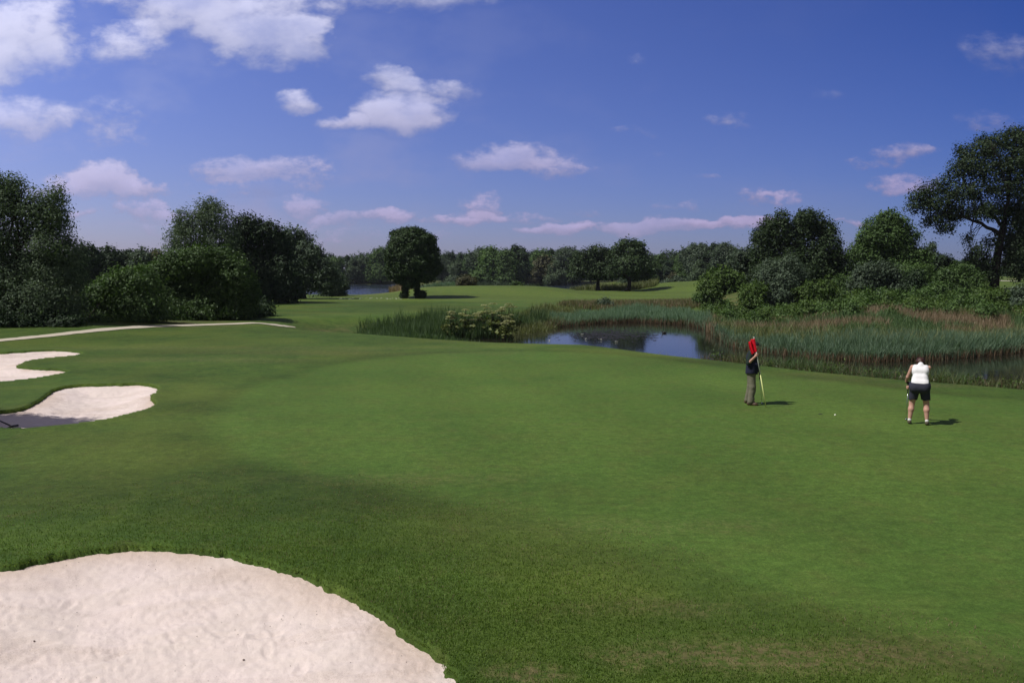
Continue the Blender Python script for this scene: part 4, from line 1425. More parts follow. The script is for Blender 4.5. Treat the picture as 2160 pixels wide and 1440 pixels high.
p, q, d = near_strip(1480, 2330, 2.6, 5.6, 9000)
m = fbm(p[:, 0] / 1.2, p[:, 1] / 1.2, 44, 2) > .02
p, q = p[m], q[m]
hgt = rs.uniform(.35, 1.35, len(p)) * np.interp(q, [1480, 1600, 1800, 2160], [.7, 1.0, 1.0, 1.05]) * (1 + 1.3 * fb(p[:, 0], p[:, 1], 1.5, 8))
plant('waterside_weeds', 'ragged weeds and sedges on the near bank of the pond', 'weeds', p, hgt, .022, .5, M['tall_grass'], rs)
p, q, d = near_strip(1480, 2330, 3.0, 6.0, 9000)
plant('waterside_weeds', 'brown dock and dead stalks on the near bank of the pond', 'weeds', p, rs.uniform(.3, 1.2, len(p)), .02, .5, M['reed_base'], rs)
p, q, d = near_strip(1560, 2330, 3.0, 5.2, 7000)
plant('waterside_weeds', 'green sedge leaves along the near bank of the pond', 'weeds', p, rs.uniform(.4, 1.15, len(p)) * (1 + 1.5 * fb(p[:, 0], p[:, 1], 1.2, 18)), .025, .7, M['rush'], rs)
p, q, d = near_strip(1080, 1480, 3.2, 5.2, 1500)
m = fbm(p[:, 0] / .8, p[:, 1] / .8, 47, 2) > .08
plant('waterside_weeds', 'thin tufts on the near bank in front of open water', 'weeds', p[m], rs.uniform(.3, .95, m.sum()), .022, .6, M['tall_grass'], rs)
p, q, d = near_strip(740, 1060, 2.5, 7.5, 12000)
plant('rushes', 'short green rushes on the near bank at the left end of the pond', 'rushes', p, rs.uniform(.4, 1.05, len(p)) * np.interp(q, [740, 900, 1010, 1060], [.5, .9, .8, .35]), .03, .5, M['rush'], rs)
# broad weed leaves and small white blossoms along that bank
p, q, d = near_strip(1500, 2330, 3.0, 5.2, 650)
zz = height(p[:, 0], p[:, 1], False)
P = np.repeat(np.column_stack([p, zz + rs.uniform(.2, .95, len(p))]), 7, 0) + rs.normal(size=(len(p) * 7, 3)) * .10
V_, Q_, t_ = leaf_arrays(P, unit(rs.normal(size=P.shape) + (0, 0, .8)), .10, .6, rs)
tag(link('waterside_weeds', mesh_np('weeds', V_, Q_, M['leaf_bright'], {'tint': t_})), 'leafy weeds along the near bank of the pond', 'weeds', None, 'stuff')
p, q, d = near_strip(1550, 2200, 3.0, 4.6, 30)
zz = height(p[:, 0], p[:, 1], False)
P = np.repeat(np.column_stack([p, zz + rs.uniform(.35, .95, len(p))]), 9, 0) + rs.normal(size=(len(p) * 9, 3)) * .018
V_, Q_, t_ = leaf_arrays(P, unit(rs.normal(size=P.shape) + (0, -.8, .8)), .024, .9, rs)
tag(link('white_blossoms', mesh_np('blossoms', V_, Q_, M['flower'], {'tint': t_})), 'scattered white blossoms among the weeds on the near bank', 'flowers', None, 'stuff')
# mound plants behind the fairway
p = region([at(a, b) for a, b in [(1010, 146), (1120, 146), (1140, 152), (1060, 158), (1000, 154)]], 6000, rs)
plant('reeds', 'grey-green reeds on the lake shore behind the mound', 'reeds', p, 1.5 * rs.uniform(.3, 1.2, len(p)) * (1 + fb(p[:, 0], p[:, 1], 3, 51)), .10, .4, M['leaf_grey'], rs)
p = region([at(a, b) for a, b in [(860, 142), (960, 142), (990, 150), (860, 150)]] , 3500, rs)
plant('reeds', 'low reeds on the lake shore right of the round tree', 'reeds', p, 1.6 * rs.uniform(.5, 1.1, len(p)), .12, .3, M['reed'], rs)
p = region([at(a, b) for a, b in [(820, 136), (868, 128), (872, 138), (830, 145)]], 2500, rs)
plant('tall_grass', 'brown seeding grass at the lake corner left of the round tree', 'grass', p, 1.3 * rs.uniform(.4, 1.1, len(p)), .1, .5, M['dry_grass'], rs)
p = region([at(a, b) for a, b in [(1195, 166), (1300, 160), (1380, 158), (1390, 166), (1300, 172), (1200, 174)]], 6000, rs)
plant('tall_grass', 'rough grass and reeds around the feet of the oaks', 'grass', p, 1.5 * rs.uniform(.3, 1.1, len(p)), .12, .5, M['tall_grass'], rs)
# pale flowers dotted in the grass left of the round tree
p = np.array([on_z(px, py) for px, py in zip(np.linspace(716, 846, 30) + rs.normal(size=30) * 2, np.interp(np.linspace(716, 846, 30), [716, 780, 846], [631, 629, 631]) + rs.normal(size=30) * .5)])
P = np.repeat(np.column_stack([p, height(p[:, 0], p[:, 1]) + .12]), 8, 0) + rs.normal(size=(240, 3)) * (.07, .07, .04)
V_, Q_, t_ = leaf_arrays(P, unit(rs.normal(size=P.shape) * .6 + (0, -.6, .8)), .055, .9, rs)
tag(link('pale_flowers', mesh_np('flowers', V_, Q_, M['flower'], {'tint': t_})), 'row of small pale flowers in the grass left of the round tree', 'flowers', None, 'stuff')

# small bushes near the back bank
tree_at('bush', 'small round grey-green bush above the far reeds of the pond', 'bush', 1274, 90, 652, [(1264, 645, 14, 10), (1284, 645, 14, 10), (1274, 638, 14, 8)], .2, 1.1, .12, 'leaf_grey', .05, seed=111, stems=3, per=8)
tree_at('bush', 'pale reddish bush on top of the mound behind the fairway', 'bush', 984, 136, 604, [(974, 594, 12, 9), (994, 593, 12, 9), (984, 588, 12, 7)], .26, 1.1, .16, 'leaf_rust', .06, seed=112, stems=3, per=8)
tree_at('bush', 'small dark bush at the back of the mound', 'bush', 1093, 140, 606, [(1088, 600, 9, 6), (1098, 601, 7, 5)], .26, 1.2, .14, 'leaf_green', .05, seed=113, stems=2, per=8)
tree_at('bush', 'brown waste ground scrub on the far shore between tree clumps', 'bush', 1112, 285, 600, [(1104, 592, 10, 4), (1120, 592, 10, 5), (1112, 596, 16, 5)], .5, 1.2, .3, 'leaf_rust', .05, seed=114, stems=2, per=8)
tree_at('bush', 'leafy bush on the green rise, right of the oaks', 'bush', 1426, 172, 604, [(1412, 596, 10, 7), (1430, 592, 13, 9), (1448, 596, 10, 6), (1395, 599, 12, 5)], .36, 1.1, .2, 'leaf_grey', .06, seed=115, stems=3, per=8)


# giant hogweed
def hogweed(px, D, hgt, seed, label):
    rs = np.random.default_rng(seed)
    x, y = at(px, D)
    z = max(hz(x, y), ZW)
    rt = thing('hogweed', label, 'plant', (x, y, z), rs.uniform(0, 6), 'hogweed plants by the pond')
    S = Soup()
    heads = []
    for i in range(5):
        a = rs.uniform(0, 2 * pi)
        rr_ = rs.uniform(.05, .45) if i else 0
        hh = hgt * (1 if i == 0 else rs.uniform(.65, .97))
        P = np.array([(0, 0, -.1), (rr_ * .2 * cos(a), rr_ * .2 * sin(a), hh * .45), (rr_ * cos(a), rr_ * sin(a), hh)])
        S.tube(P, [.035, .025, .012], 6)
        heads.append(P[-1])
    link('stem', S.build('stem', M['tall_grass'], None), rt)
    for c in heads:
        n = 170
        rr_ = .33 * np.sqrt(rs.uniform(0, 1, n))
        a = rs.uniform(0, 2 * pi, n)
        P = np.column_stack([c[0] + rr_ * np.cos(a), c[1] + rr_ * np.sin(a), c[2] + .07 - .8 * rr_ ** 2 + rs.normal(size=n) * .012])
        V1, Q1, t1 = leaf_arrays(P, unit(rs.normal(size=(n, 3)) * .3 + (0, 0, 1)), .085, .9, rs)
        link('flower_head', mesh_np('flower_head', V1, Q1, M['umbel'], {'tint': t1}), rt)
    n = 70
    c = rs.normal(size=(n, 3)) * (.38, .38, .22) + (0, 0, hgt * .42)
    P = np.repeat(c, 3, 0) + rs.normal(size=(n * 3, 3)) * .06
    V1, Q1, t1 = leaf_arrays(P, unit(rs.normal(size=P.shape) * .5 + (0, 0, 1)), .24, .75, rs)
    link('foliage', mesh_np('foliage', V1, Q1, M['leaf_hog'], {'tint': t1}), rt)


for i, (px, D, top, lb) in enumerate([(952, 58.5, 658, 'leftmost giant hogweed at the pond, standing apart'), (982, 59.5, 654, 'second giant hogweed from the left, between two gaps'),
                                      (1006, 60, 662, 'low hogweed left of the tall pair'), (1022, 60.5, 644, 'tall hogweed with the highest left heads'),
                                      (1040, 60, 641, 'tallest hogweed in the middle of the clump'), (1058, 61, 652, 'hogweed just right of the tallest one'),
                                      (1073, 61.5, 642, 'tall hogweed at the right end of the clump'), (1066, 58, 668, 'short hogweed in front at the water')]):
    x, y = at(px, D)
    hogweed(px, D, H - (top - 575) * D / F - max(hz(x, y), ZW), 200 + i, lb)

# floating plants and a waterbird
rs = np.random.default_rng(120)
pts = []
for i in range(900):
    px, py = 1290 + rs.normal() * 42, 706 + rs.normal() * 6
    pts.append(on_z(px, py, ZW))
pts = np.array(pts)
pts = pts[sd_poly(pts[:, 0], pts[:, 1], POND) < -.8]
th_ = np.linspace(0, 2 * pi, 7)[:-1]
n = len(pts)
rad = rs.uniform(.06, .16, n)
Vl = np.stack([pts[:, 0, None] + rad[:, None] * np.cos(th_), pts[:, 1, None] + rad[:, None] * np.sin(th_), np.full((n, 6), ZW + .008) + rs.uniform(0, .012, (n, 1))], -1).reshape(-1, 3)
M['pad'] = simple('lily_pad', (.030, .026, .015), .6, .5, 5)
tag(link('water_plants', mesh_np('pads', Vl, np.arange(6 * n).reshape(-1, 6), M['pad'])), 'brownish floating leaves in the middle of the pond', 'water plants', None, 'stuff')
P = np.array([[*on_z(1228, 706, ZW), ZW + .06], [*on_z(1236, 716, ZW), ZW + .06], [*on_z(1268, 718, ZW), ZW + .10], [*on_z(1300, 722, ZW), ZW + .06], [*on_z(1160, 719, ZW), ZW + .06]])
P = np.repeat(P, 10, 0) + rs.normal(size=(50, 3)) * (.06, .06, .025)
V_, Q_, t_ = leaf_arrays(P, unit(rs.normal(size=P.shape) * .7 + (0, -.6, .8)), .05, .8, rs)
tag(link('water_lilies', mesh_np('lilies', V_, Q_, M['flower'], {'tint': t_})), 'few white blossoms floating on the pond', 'flowers', None, 'stuff')
bx, by = on_z(1401, 703, ZW)
bird = thing('water_bird', 'small black waterbird swimming on the open right part of the pond', 'bird', (bx, by, ZW), pi)
S = Soup()
S.ball((0, 0, .05), (.17, .085, .085), 14, 9)
S.tube([(.12, 0, .08), (.16, 0, .14), (.17, 0, .20)], [.04, .03, .026], 8)
S.ball((.185, 0, .215), (.042, .03, .032), 10, 7)
S.tube([(-.14, 0, .07), (-.22, 0, .10)], [.05, .015], 6)
M['feather'] = simple('feather', (.015, .014, .015), .5, .3)
link('body', S.build('body', M['feather']), bird)
S = Soup(); S.tube([(.215, 0, .212), (.26, 0, .205)], [.014, .004], 6)
link('bill', S.build('bill', simple('bill', (.5, .48, .42), .4)), bird)
x, y = at(1197, 168)
S = Soup(); S.tube([(0, 0, -.1), (0, 0, .55), (0, 0, .6)], [.09, .09, .05], 8)
M['white'] = simple('white_paint', (.8, .8, .78), .5, .1)
tag(link('marker_post', S.build('marker_post', M['white']), None, (x, y, hz(x, y))), 'short white marker post on the lake shore left of the oaks', 'post')

# ------------------------------------------------------------------ turf blades in the foreground
rs = np.random.default_rng(130)
n = 420000
a = rs.uniform(radians(-38), radians(38), n)
r = 5.0 + 11 * rs.uniform(0, 1, n) ** 1.25
p = np.column_stack([r * np.sin(a), r * np.cos(a)])
sG = sd_poly(p[:, 0], p[:, 1], GREEN)
sB = np.minimum.reduce(bunk_sd(p[:, 0], p[:, 1]))
keep = (sB > .0) & (rs.uniform(size=n) < smooth01(-.3, 2.6, sG + 1.2 * fbm(p[:, 0] / 1.5, p[:, 1] / 1.5, 70, 3)) * smooth01(15.5, 9.5, np.hypot(p[:, 0], p[:, 1])) * (1 - .8 * np.clip(wear_f(p[:, 0], p[:, 1]), 0, 1)) * .8)
p = p[keep]
sB = sB[keep]
z = height(p[:, 0], p[:, 1])
hh = (.020 + .022 * np.clip(fbm(p[:, 0] / 1.1, p[:, 1] / 1.1, 71, 3) + .5, 0, 1)) * rs.uniform(.6, 1.4, len(p))
tn = np.clip(.45 + 1.0 * fbm(p[:, 0] / .6, p[:, 1] / .6, 72, 3) + .2 * rs.normal(size=len(p)), 0, 1)
V_, Q_, T_, t_ = blades(np.column_stack([p, z]), hh, .0065, .8, rs, tn)
tag(link('grass', mesh_np('grass', V_, [Q_, T_], M['turf'], {'tint': t_})), 'short dense fringe grass in the foreground', 'grass', None, 'stuff')
# bunker lips: overhanging tufts
for k, (b, hgt_, nn) in enumerate(zip(BUNK, (.035, .03, .03), (42000, 12000, 8000))):
    q = np.roll(b, -1, axis=0)
    ln = np.hypot(*(q - b).T)
    idx = rs.choice(len(b), nn, p=ln / ln.sum())
    t = rs.uniform(0, 1, nn)
    pt = b[idx] + (q[idx] - b[idx]) * t[:, None]
    e = (q[idx] - b[idx]) / (ln[idx][:, None] + 1e-9)
    nrm = np.column_stack([e[:, 1], -e[:, 0]])
    pt = pt + nrm * rs.normal(size=nn)[:, None] * .22
    s = bunk_sd(pt[:, 0], pt[:, 1])[k]
    kp = (s > -.03) & (s < .16)
    pt, s = pt[kp], s[kp]
    z = height(pt[:, 0], pt[:, 1], False) + .015
    hb = hgt_ * rs.uniform(.4, 1.3, len(pt)) * (.5 + np.clip(1.2 * fbm(pt[:, 0] * 2.5, pt[:, 1] * 2.5, 73, 2) + .5, 0, 1.3))
    V_, Q_, T_, t_ = blades(np.column_stack([pt, z - .01]), hb, .008 if k == 0 else .014, 1.0, rs)
    tag(link('grass', mesh_np('grass', V_, [Q_, T_], M['turf'], {'tint': t_})), 'grass tufts hanging over the lip of the %s bunker' % ('near', 'middle', 'far')[k], 'grass', None, 'stuff')
# a dry sprinkling of dead blades
n = 26000
a = rs.uniform(radians(-36), radians(36), n)
r = 5.2 + 10 * rs.uniform(0, 1, n)
p = np.column_stack([r * np.sin(a), r * np.cos(a)])
keep = (np.minimum.reduce(bunk_sd(p[:, 0], p[:, 1])) > .03) & (sd_poly(p[:, 0], p[:, 1], GREEN) > -.5) & (fbm(p[:, 0] / .9, p[:, 1] / .9, 74, 3) > -.02)
p = p[keep]
V_, Q_, T_, t_ = blades(np.column_stack([p, height(p[:, 0], p[:, 1])]), .028, .006, 1.2, rs)
tag(link('grass', mesh_np('grass', V_, [Q_, T_], M['turf_dry'], {'tint': t_})), 'straw coloured dead blades among the fringe grass', 'grass', None, 'stuff')

# crumbs on the sand: pebbles and bits of turf
S = Soup()
for i in range(420):
    fx, fy = rs.uniform(-8, -.5), rs.uniform(4.6, 10.2)
    sA = bunk_sd(np.array([fx]), np.array([fy]))[0][0]
    if sA > -.12:
        continue
    zz = sand_height(np.array([fx]), np.array([fy]), np.array([sA]), 0)[0]
    rr_ = rs.uniform(.003, .007) if i % 25 else rs.uniform(.009, .015)
    S.ball((fx, fy, zz + .09 * float(fbm(np.array([fx / 1.3]), np.array([fy / 1.3]), 60, 3)[0]) + rr_ * .2), (rr_, rr_ * rs.uniform(.6, 1), rr_ * .6), 6, 4)
tag(link('pebbles', S.build('pebbles', simple('pebble', (.17, .12, .09), .8, .6, 30))), 'pebbles and crumbs strewn over the near bunker sand', 'pebbles', None, 'stuff')


# ------------------------------------------------------------------ figures by smooth blending of tapered limbs
def round_cone(P, a, b, ra, rb):
    ab = b - a
    t = np.clip(((P - a) @ ab) / (ab @ ab + 1e-12), 0, 1)
    return np.linalg.norm(P - a - t[..., None] * ab, axis=-1) - (ra + (rb - ra) * t)


def sdf_mesh(prims, h, clip=None, grow=0.0, ext=None):
    """prims: (a, b, ra, rb, k). one continuous surface"""
    A = np.array([p[0] for p in prims] + [p[1] for p in prims], float)
    rmax = max(max(p[2], p[3]) for p in prims) + grow + .03
    lo = A.min(0) - rmax
    hi = A.max(0) + rmax
    n = np.ceil((hi - lo) / h).astype(int) + 2
    f = np.full(n, .2, dtype=np.float32)
    for (a, b, ra, rb, k) in prims:
        a, b = np.array(a, float), np.array(b, float)
        ra, rb = ra + grow, rb + grow
        mg = max(ra, rb) + k + 2.5 * h + .01
        i0 = np.maximum(((np.minimum(a, b) - mg - lo) / h).astype(int), 0)
        i1 = np.minimum(((np.maximum(a, b) + mg - lo) / h).astype(int) + 2, n)
        g = np.stack(np.meshgrid(*[lo[j] + h * np.arange(i0[j], i1[j]) for j in range(3)], indexing='ij'), -1)
        d = round_cone(g, a, b, ra, rb)
        sl = tuple(slice(i0[j], i1[j]) for j in range(3))
        w = f[sl]
        hh = np.maximum(k - np.abs(w - d), 0) / max(k, 1e-6)
        f[sl] = np.minimum(w, d) - hh * hh * k * .25
    if clip:
        g = np.stack(np.meshgrid(*[lo[j] + h * np.arange(n[j]) for j in range(3)], indexing='ij'), -1)
        f = np.maximum(f, clip(g))
    s = f < 0
    c = sum(s[i:n[0] - 1 + i, j:n[1] - 1 + j, k:n[2] - 1 + k].astype(np.int8) for i in (0, 1) for j in (0, 1) for k in (0, 1))
    act = (c > 0) & (c < 8)
    idx = -np.ones(act.shape, np.int64)
    I, J, K = np.nonzero(act)
    idx[I, J, K] = np.arange(len(I))
    acc = np.zeros((len(I), 3)); cnt = np.zeros(len(I))
    cor = [(i, j, k) for i in (0, 1) for j in (0, 1) for k in (0, 1)]
    for u in cor:
        for v in cor:
            if sum(abs(x - y) for x, y in zip(u, v)) == 1 and u < v:
                f1 = f[I + u[0], J + u[1], K + u[2]]; f2 = f[I + v[0], J + v[1], K + v[2]]
                m = (f1 < 0) != (f2 < 0)
                t = np.where(m, f1 / np.where(m, f1 - f2, 1), 0)
                p = np.array(u) + t[:, None] * (np.array(v) - np.array(u))
                acc += p * m[:, None]; cnt += m
    Vv = lo + (np.stack([I, J, K], 1) + acc / cnt[:, None]) * h
    quads = []
    for ax in range(3):
        o1, o2 = [(1, 2), (2, 0), (0, 1)][ax]
        sa = np.moveaxis(s, ax, 0)
        m = s.take(range(0, n[ax] - 1), ax) != s.take(range(1, n[ax]), ax)
        q = np.stack(np.nonzero(m), 1)
        q = q[(q[:, o1] > 0) & (q[:, o2] > 0) & (q[:, o1] < n[o1] - 1) & (q[:, o2] < n[o2] - 1)]
        e1 = np.zeros(3, int); e1[o1] = 1
        e2 = np.zeros(3, int); e2[o2] = 1
        get = lambda z: idx[z[:, 0], z[:, 1], z[:, 2]]
        F4 = np.stack([get(q - e1 - e2), get(q - e2), get(q), get(q - e1)], 1)
        ins = s[q[:, 0], q[:, 1], q[:, 2]]
        F4[~ins] = F4[~ins][:, ::-1]
        quads.append(F4)
    Q = np.vstack(quads)
    Q = Q[(Q >= 0).all(1)]
    return Vv, Q


def fig_part(name, parent, prims, h, m, **kw):
    V, Q = sdf_mesh(prims, h, **kw)
    return link(name, mesh_np(name, V, Q, m, None, True), parent)


def grip_hand(wrist, C0, g, side=1):
    """hand closed round an axis g at C0; returns prims"""
    wrist, C0, g = np.array(wrist, float), np.array(C0, float), unit(np.array(g, float))
    e1 = wrist - C0
    e1 = unit(e1 - (e1 @ g) * g)
    e2 = np.cross(g, e1) * side
    pos = lambda ang, r, o: C0 + (e1 * cos(radians(ang)) + e2 * sin(radians(ang))) * r + g * o
    pr = []
    for i, off in enumerate((-.027, -.009, .010, .028)):
        L = (.9, 1.0, 1.0, .85)[i]
        kn, md, tp = pos(75, .038, off), pos(150, .033 * L, off), pos(225, .027, off * .95)
        pr.append((kn, md, .0095, .0085, .006))
        pr.append((md, tp, .0085, .007, .006))
        pr.append((wrist + (kn - wrist) * .25, kn, .016, .012, .018))
    th1, th2 = pos(-25, .040, .034), pos(-105, .030, .046)
    pr.append((wrist + (th1 - wrist) * .3, th1, .016, .011, .014))
    pr.append((th1, th2, .0105, .008, .006))
    return pr


def head_prims(c, f, up, s=1.0):
    """c centre of skull, f facing, up"""
    c, f, up = np.array(c, float), unit(np.array(f, float)), unit(np.array(up, float))
    l = np.cross(up, f)
    P = lambda a, b, d: c + (f * a + l * b + up * d) * s
    pr = [(P(-.022, 0, .015), P(.018, 0, .015), .082 * s, .078 * s, .01), (P(.03, 0, -.045), P(.045, 0, -.075), .052 * s, .038 * s, .05),
          (P(.085, 0, -.002), P(.105, 0, -.032), .009 * s, .014 * s, .014),
          (P(.078, -.02, -.066), P(.078, .02, -.066), .008 * s, .008 * s, .008), (P(.070, -.032, .022), P(.070, .032, .022), .017 * s, .017 * s, .012),
          (P(.052, -.045, -.03), P(.052, .045, -.03), .02 * s, .02 * s, .03)]
    for b in (-1, 1):
        pr.append((P(-.005, b * .078, .012), P(.0, b * .082, -.025), .013 * s, .010 * s, .006))
    return pr, P


M['skin'] = simple('skin', (.56, .31, .235), .5, .12, 8, .35)
M['shirt_green'] = simple('dark_green_cloth', (.022, .036, .030), .85, .4, 30, .15, .004)
M['vest_navy'] = simple('navy_cloth', (.024, .026, .052), .85, .4, 25, .15, .006)
M['khaki'] = simple('khaki_cloth', (.21, .20, .14), .9, .6, 14, .1, .012)
M['brown_shoe'] = simple('brown_leather', (.10, .062, .035), .6, .4, 20)
M['black_cloth'] = simple('black_cloth', (.012, .012, .014), .8, .3, 30)
M['white_cloth'] = simple('white_cotton', (.80, .78, .79), .85, .06, 16, .1, .006)
M['shorts'] = simple('slate_shorts', (.048, .048, .072), .85, .45, 16, .15, .008)
M['hair_red'] = simple('auburn_hair', (.055, .020, .012), .5, .5, 60, .3, .004)
M['hair_dark'] = simple('dark_hair', (.03, .018, .012), .5, .5, 60, .3, .004)
M['shoe_white'] = simple('pale_shoe', (.55, .52, .44), .6, .2, 20)
M['sole'] = simple('olive_sole', (.09, .075, .045), .8, .4, 20)
M['red_flag'] = simple('red_flag_cloth', (.62, .008, .022), .6, .15, 12, .2, .004)
M['pole_white'] = simple('pole_white', (.78, .78, .72), .35, .1, 10)
M['pole_yellow'] = simple('pole_yellow', (.72, .75, .30), .35, .1, 10)
M['grip'] = simple('rubber_grip', (.012, .012, .012), .7, .2, 40)
M['steel'] = simple('steel_shaft', (.55, .55, .57), .25, .05, 10, .5, 0, 1.0)
M['eye'] = simple('eye', (.05, .04, .035), .2, 0)

# ---- man with the flag, facing right
q = on_z(1583, 852.5)
mx, my = q
mz = hz(mx, my)
MR = -math.atan2(mx, my)
man = thing('person', 'man in dark cap, navy vest and khaki trousers holding the red flag', 'person', (mx, my, mz), MR)
RH = np.array([.075, -.30, 1.40])          # right hand on the flagstick
LH = np.array([.20, .13, .93])             # left hand on the club
PB, PT = np.array([.40, -.42, 0.0]), np.array([.045, -.30, 1.86])   # flagstick foot and top
ax = unit(PT - PB)
t_ = ((RH[2] - PB[2]) / ax[2])
RH = PB + ax * t_
CB, CT = np.array([.30, .16, .02]), np.array([.195, .13, .97])     # club head and butt
gax = unit(CT - CB)
LHc = CB + gax * ((.90 - CB[2]) / gax[2])
wR = RH + np.array([-.05, -.02, -.055])
wL = LHc + np.array([-.045, .02, .065])
hp, HP = head_prims((.075, 0, 1.605), (1, -.22, -.12), (.12, 0, 1))
legs = [((0, -.085, .90), (.035, -.135, .50), .092, .062, .03), ((.035, -.135, .50), (.0, -.165, .09), .060, .042, .03),
        ((0, .085, .90), (-.005, .12, .50), .092, .062, .03), ((-.005, .12, .50), (-.075, .16, .09), .060, .042, .03)]
torso = [((0, -.08, .95), (0, .08, .95), .135, .135, .05), ((.035, -.07, 1.08), (.035, .07, 1.08), .155, .155, .06), ((.0, -.09, 1.28), (.0, .09, 1.28), .135, .135, .06),
         ((-.01, -.13, 1.40), (-.01, .13, 1.40), .075, .075, .06)]
neck = [((.0, 0, 1.42), (.045, 0, 1.53), .062, .055, .03)]
shR, elR = np.array([-.01, -.185, 1.405]), np.array([-.085, -.26, 1.155])
shL, elL = np.array([-.0, .185, 1.405]), np.array([.03, .27, 1.12])
armR = [(shR, elR, .058, .044, .03), (elR, wR, .043, .029, .02)]
armL = [(shL, elL, .058, .044, .03), (elL, wL, .043, .029, .02)]
foot = [((.0, -.165, .06), (.14, -.185, .035), .04, .035, .02), ((-.075, .16, .06), (.065, .17, .035), .04, .035, .02)]
body = torso + neck + hp + legs + armR + armL + foot + grip_hand(wR, RH, ax, 1) + grip_hand(wL, LHc, gax, -1)
fig_part('body', man, body, .0065, M['skin'])
for b in (-1, 1):
    S = Soup(); S.ball(HP(.079, b * .030, .008), .009, 8, 6)
    link('eye', S.build('eye', M['eye']), man)
sl = [(shR, shR + (elR - shR) * .97, .080, .066, .04), (shL, shL + (elL - shL) * .95, .080, .066, .04), ((-.005, -.13, 1.395), (-.005, .13, 1.395), .09, .09, .05), ((0, -.08, 1.25), (0, .08, 1.25), .15, .15, .06),
      ((.02, 0, 1.44), (.035, 0, 1.49), .07, .066, .03)]
fig_part('shirt', man, sl, .008, M['shirt_green'])
fig_part('vest', man, [((.01, -.09, .90), (.01, .09, .90), .165, .165, .05), ((.04, -.08, 1.05), (.04, .08, 1.05), .182, .182, .06), ((.012, -.085, 1.28), (.012, .085, 1.28), .160, .160, .06), ((0, -.10, 1.38), (0, .10, 1.38), .10, .10, .05)],
         .008, M['vest_navy'], clip=lambda g: np.maximum(.855 + .015 * np.sin(g[..., 1] * 22) - g[..., 2], g[..., 2] - 1.46))
tro = [((0, -.07, .92), (0, .07, .92), .148, .148, .05), ((.0, -.085, .88), (.04, -.14, .50), .118, .088, .04), ((.04, -.14, .50), (-.005, -.165, .10), .086, .080, .04),
       ((.0, .085, .88), (-.01, .125, .50), .118, .088, .04), ((-.01, .125, .50), (-.085, .16, .10), .086, .080, .04),
       ((.075, -.14, .40), (.06, -.15, .34), .052, .05, .05), ((.045, -.16, .17), (.03, -.165, .12), .06, .06, .04), ((-.02, .16, .16), (-.04, .165, .12), .06, .06, .04)]
fig_part('trousers', man, tro, .008, M['khaki'], clip=lambda g: .055 - g[..., 2])
for (a, b) in (((-.055, -.165), (.165, -.195)), ((-.125, .16), (.09, .175))):
    fig_part('shoe', man, [((a[0], a[1], .045), (b[0] - .03, b[1], .035), .046, .045, .02), ((b[0] - .05, b[1], .03), (b[0], b[1], .028), .044, .034, .02), ((a[0] + .03, a[1], .08), (a[0] + .05, a[1], .10), .045, .045, .03)],
             .006, M['brown_shoe'], clip=lambda g: .0 - g[..., 2])
hair, _ = head_prims((.07, 0, 1.612), (1, -.22, -.12), (.12, 0, 1))
c_ = HP(-.02, 0, 0)
fig_part('hair', man, [(HP(-.03, 0, .02), HP(-.035, 0, -.045), .084, .06, .03)], .007, M['hair_dark'])
fig_part('cap', man, [(HP(-.022, 0, .035), HP(.02, 0, .035), .090, .086, .01), (HP(.075, -.035, .048), HP(.145, -.02, .032), .014, .010, .02), (HP(.075, .035, .048), HP(.145, .02, .032), .014, .010, .02), (HP(.08, 0, .05), HP(.155, 0, .036), .014, .010, .02)],
         .006, M['black_cloth'], clip=lambda g: -((g - HP(0, 0, .028)) @ unit(HP(0, 0, 1) - HP(0, 0, 0))))

# flagstick
fs = thing('flagstick', 'white and yellow flagstick with a limp red flag, held by the man', 'flagstick', (mx, my, mz), MR)
q = PB + ax * .88
zlow = hz(mx + PB[0], my + PB[1]) - mz
PB2 = PB.copy(); PB2[2] = zlow
S = Soup(); S.tube([PB2, q], [.014, .014], 8)
link('lower_pole', S.build('lower_pole', M['pole_yellow']), fs)
S = Soup(); S.tube([q, PT], [.014, .012], 8)
link('upper_pole', S.build('upper_pole', M['pole_white']), fs)
S = Soup(); S.tube([PT - ax * .01, PT + ax * .018], [.016, .013], 8)
link('pole_cap', S.build('pole_cap', M['pole_white']), fs)
rs = np.random.default_rng(5)
nu, nv = 26, 22
uu, vv = np.meshgrid(np.linspace(0, 1, nu), np.linspace(0, 1, nv))
zt, zb2 = 1.84, 1.48
att = PB + ax * ((zt - PB[2] - (zt - zb2) * vv[..., None] * 1.0) / ax[2])
# limp cloth: pulled left and down in folds
dropv = uu ** 1.2
fx = att[..., 0] + .02 * (1 - uu) - .120 * np.sin(np.minimum(uu * 1.25, 1) * pi / 2) * (1 - .45 * (vv - .35) ** 2) + .03 * np.sin(uu * 11 + vv * 2) * uu
fy = att[..., 1] - .035 * np.sin(uu * 12 + 1.5 * vv) * np.minimum(uu * 3, 1) - .01
fz = att[..., 2] - .03 * dropv - .13 * dropv * (1 - vv) * .6 - .05 * vv * uu
Vf = np.stack([fx, fy, fz], -1).reshape(-1, 3)
fme = mesh_np('flag', Vf, grid_faces(nv, nu), M['red_flag'], None, True)
fo = link('flag', fme, fs)
md = fo.modifiers.new('cloth', 'SOLIDIFY'); md.thickness = .003

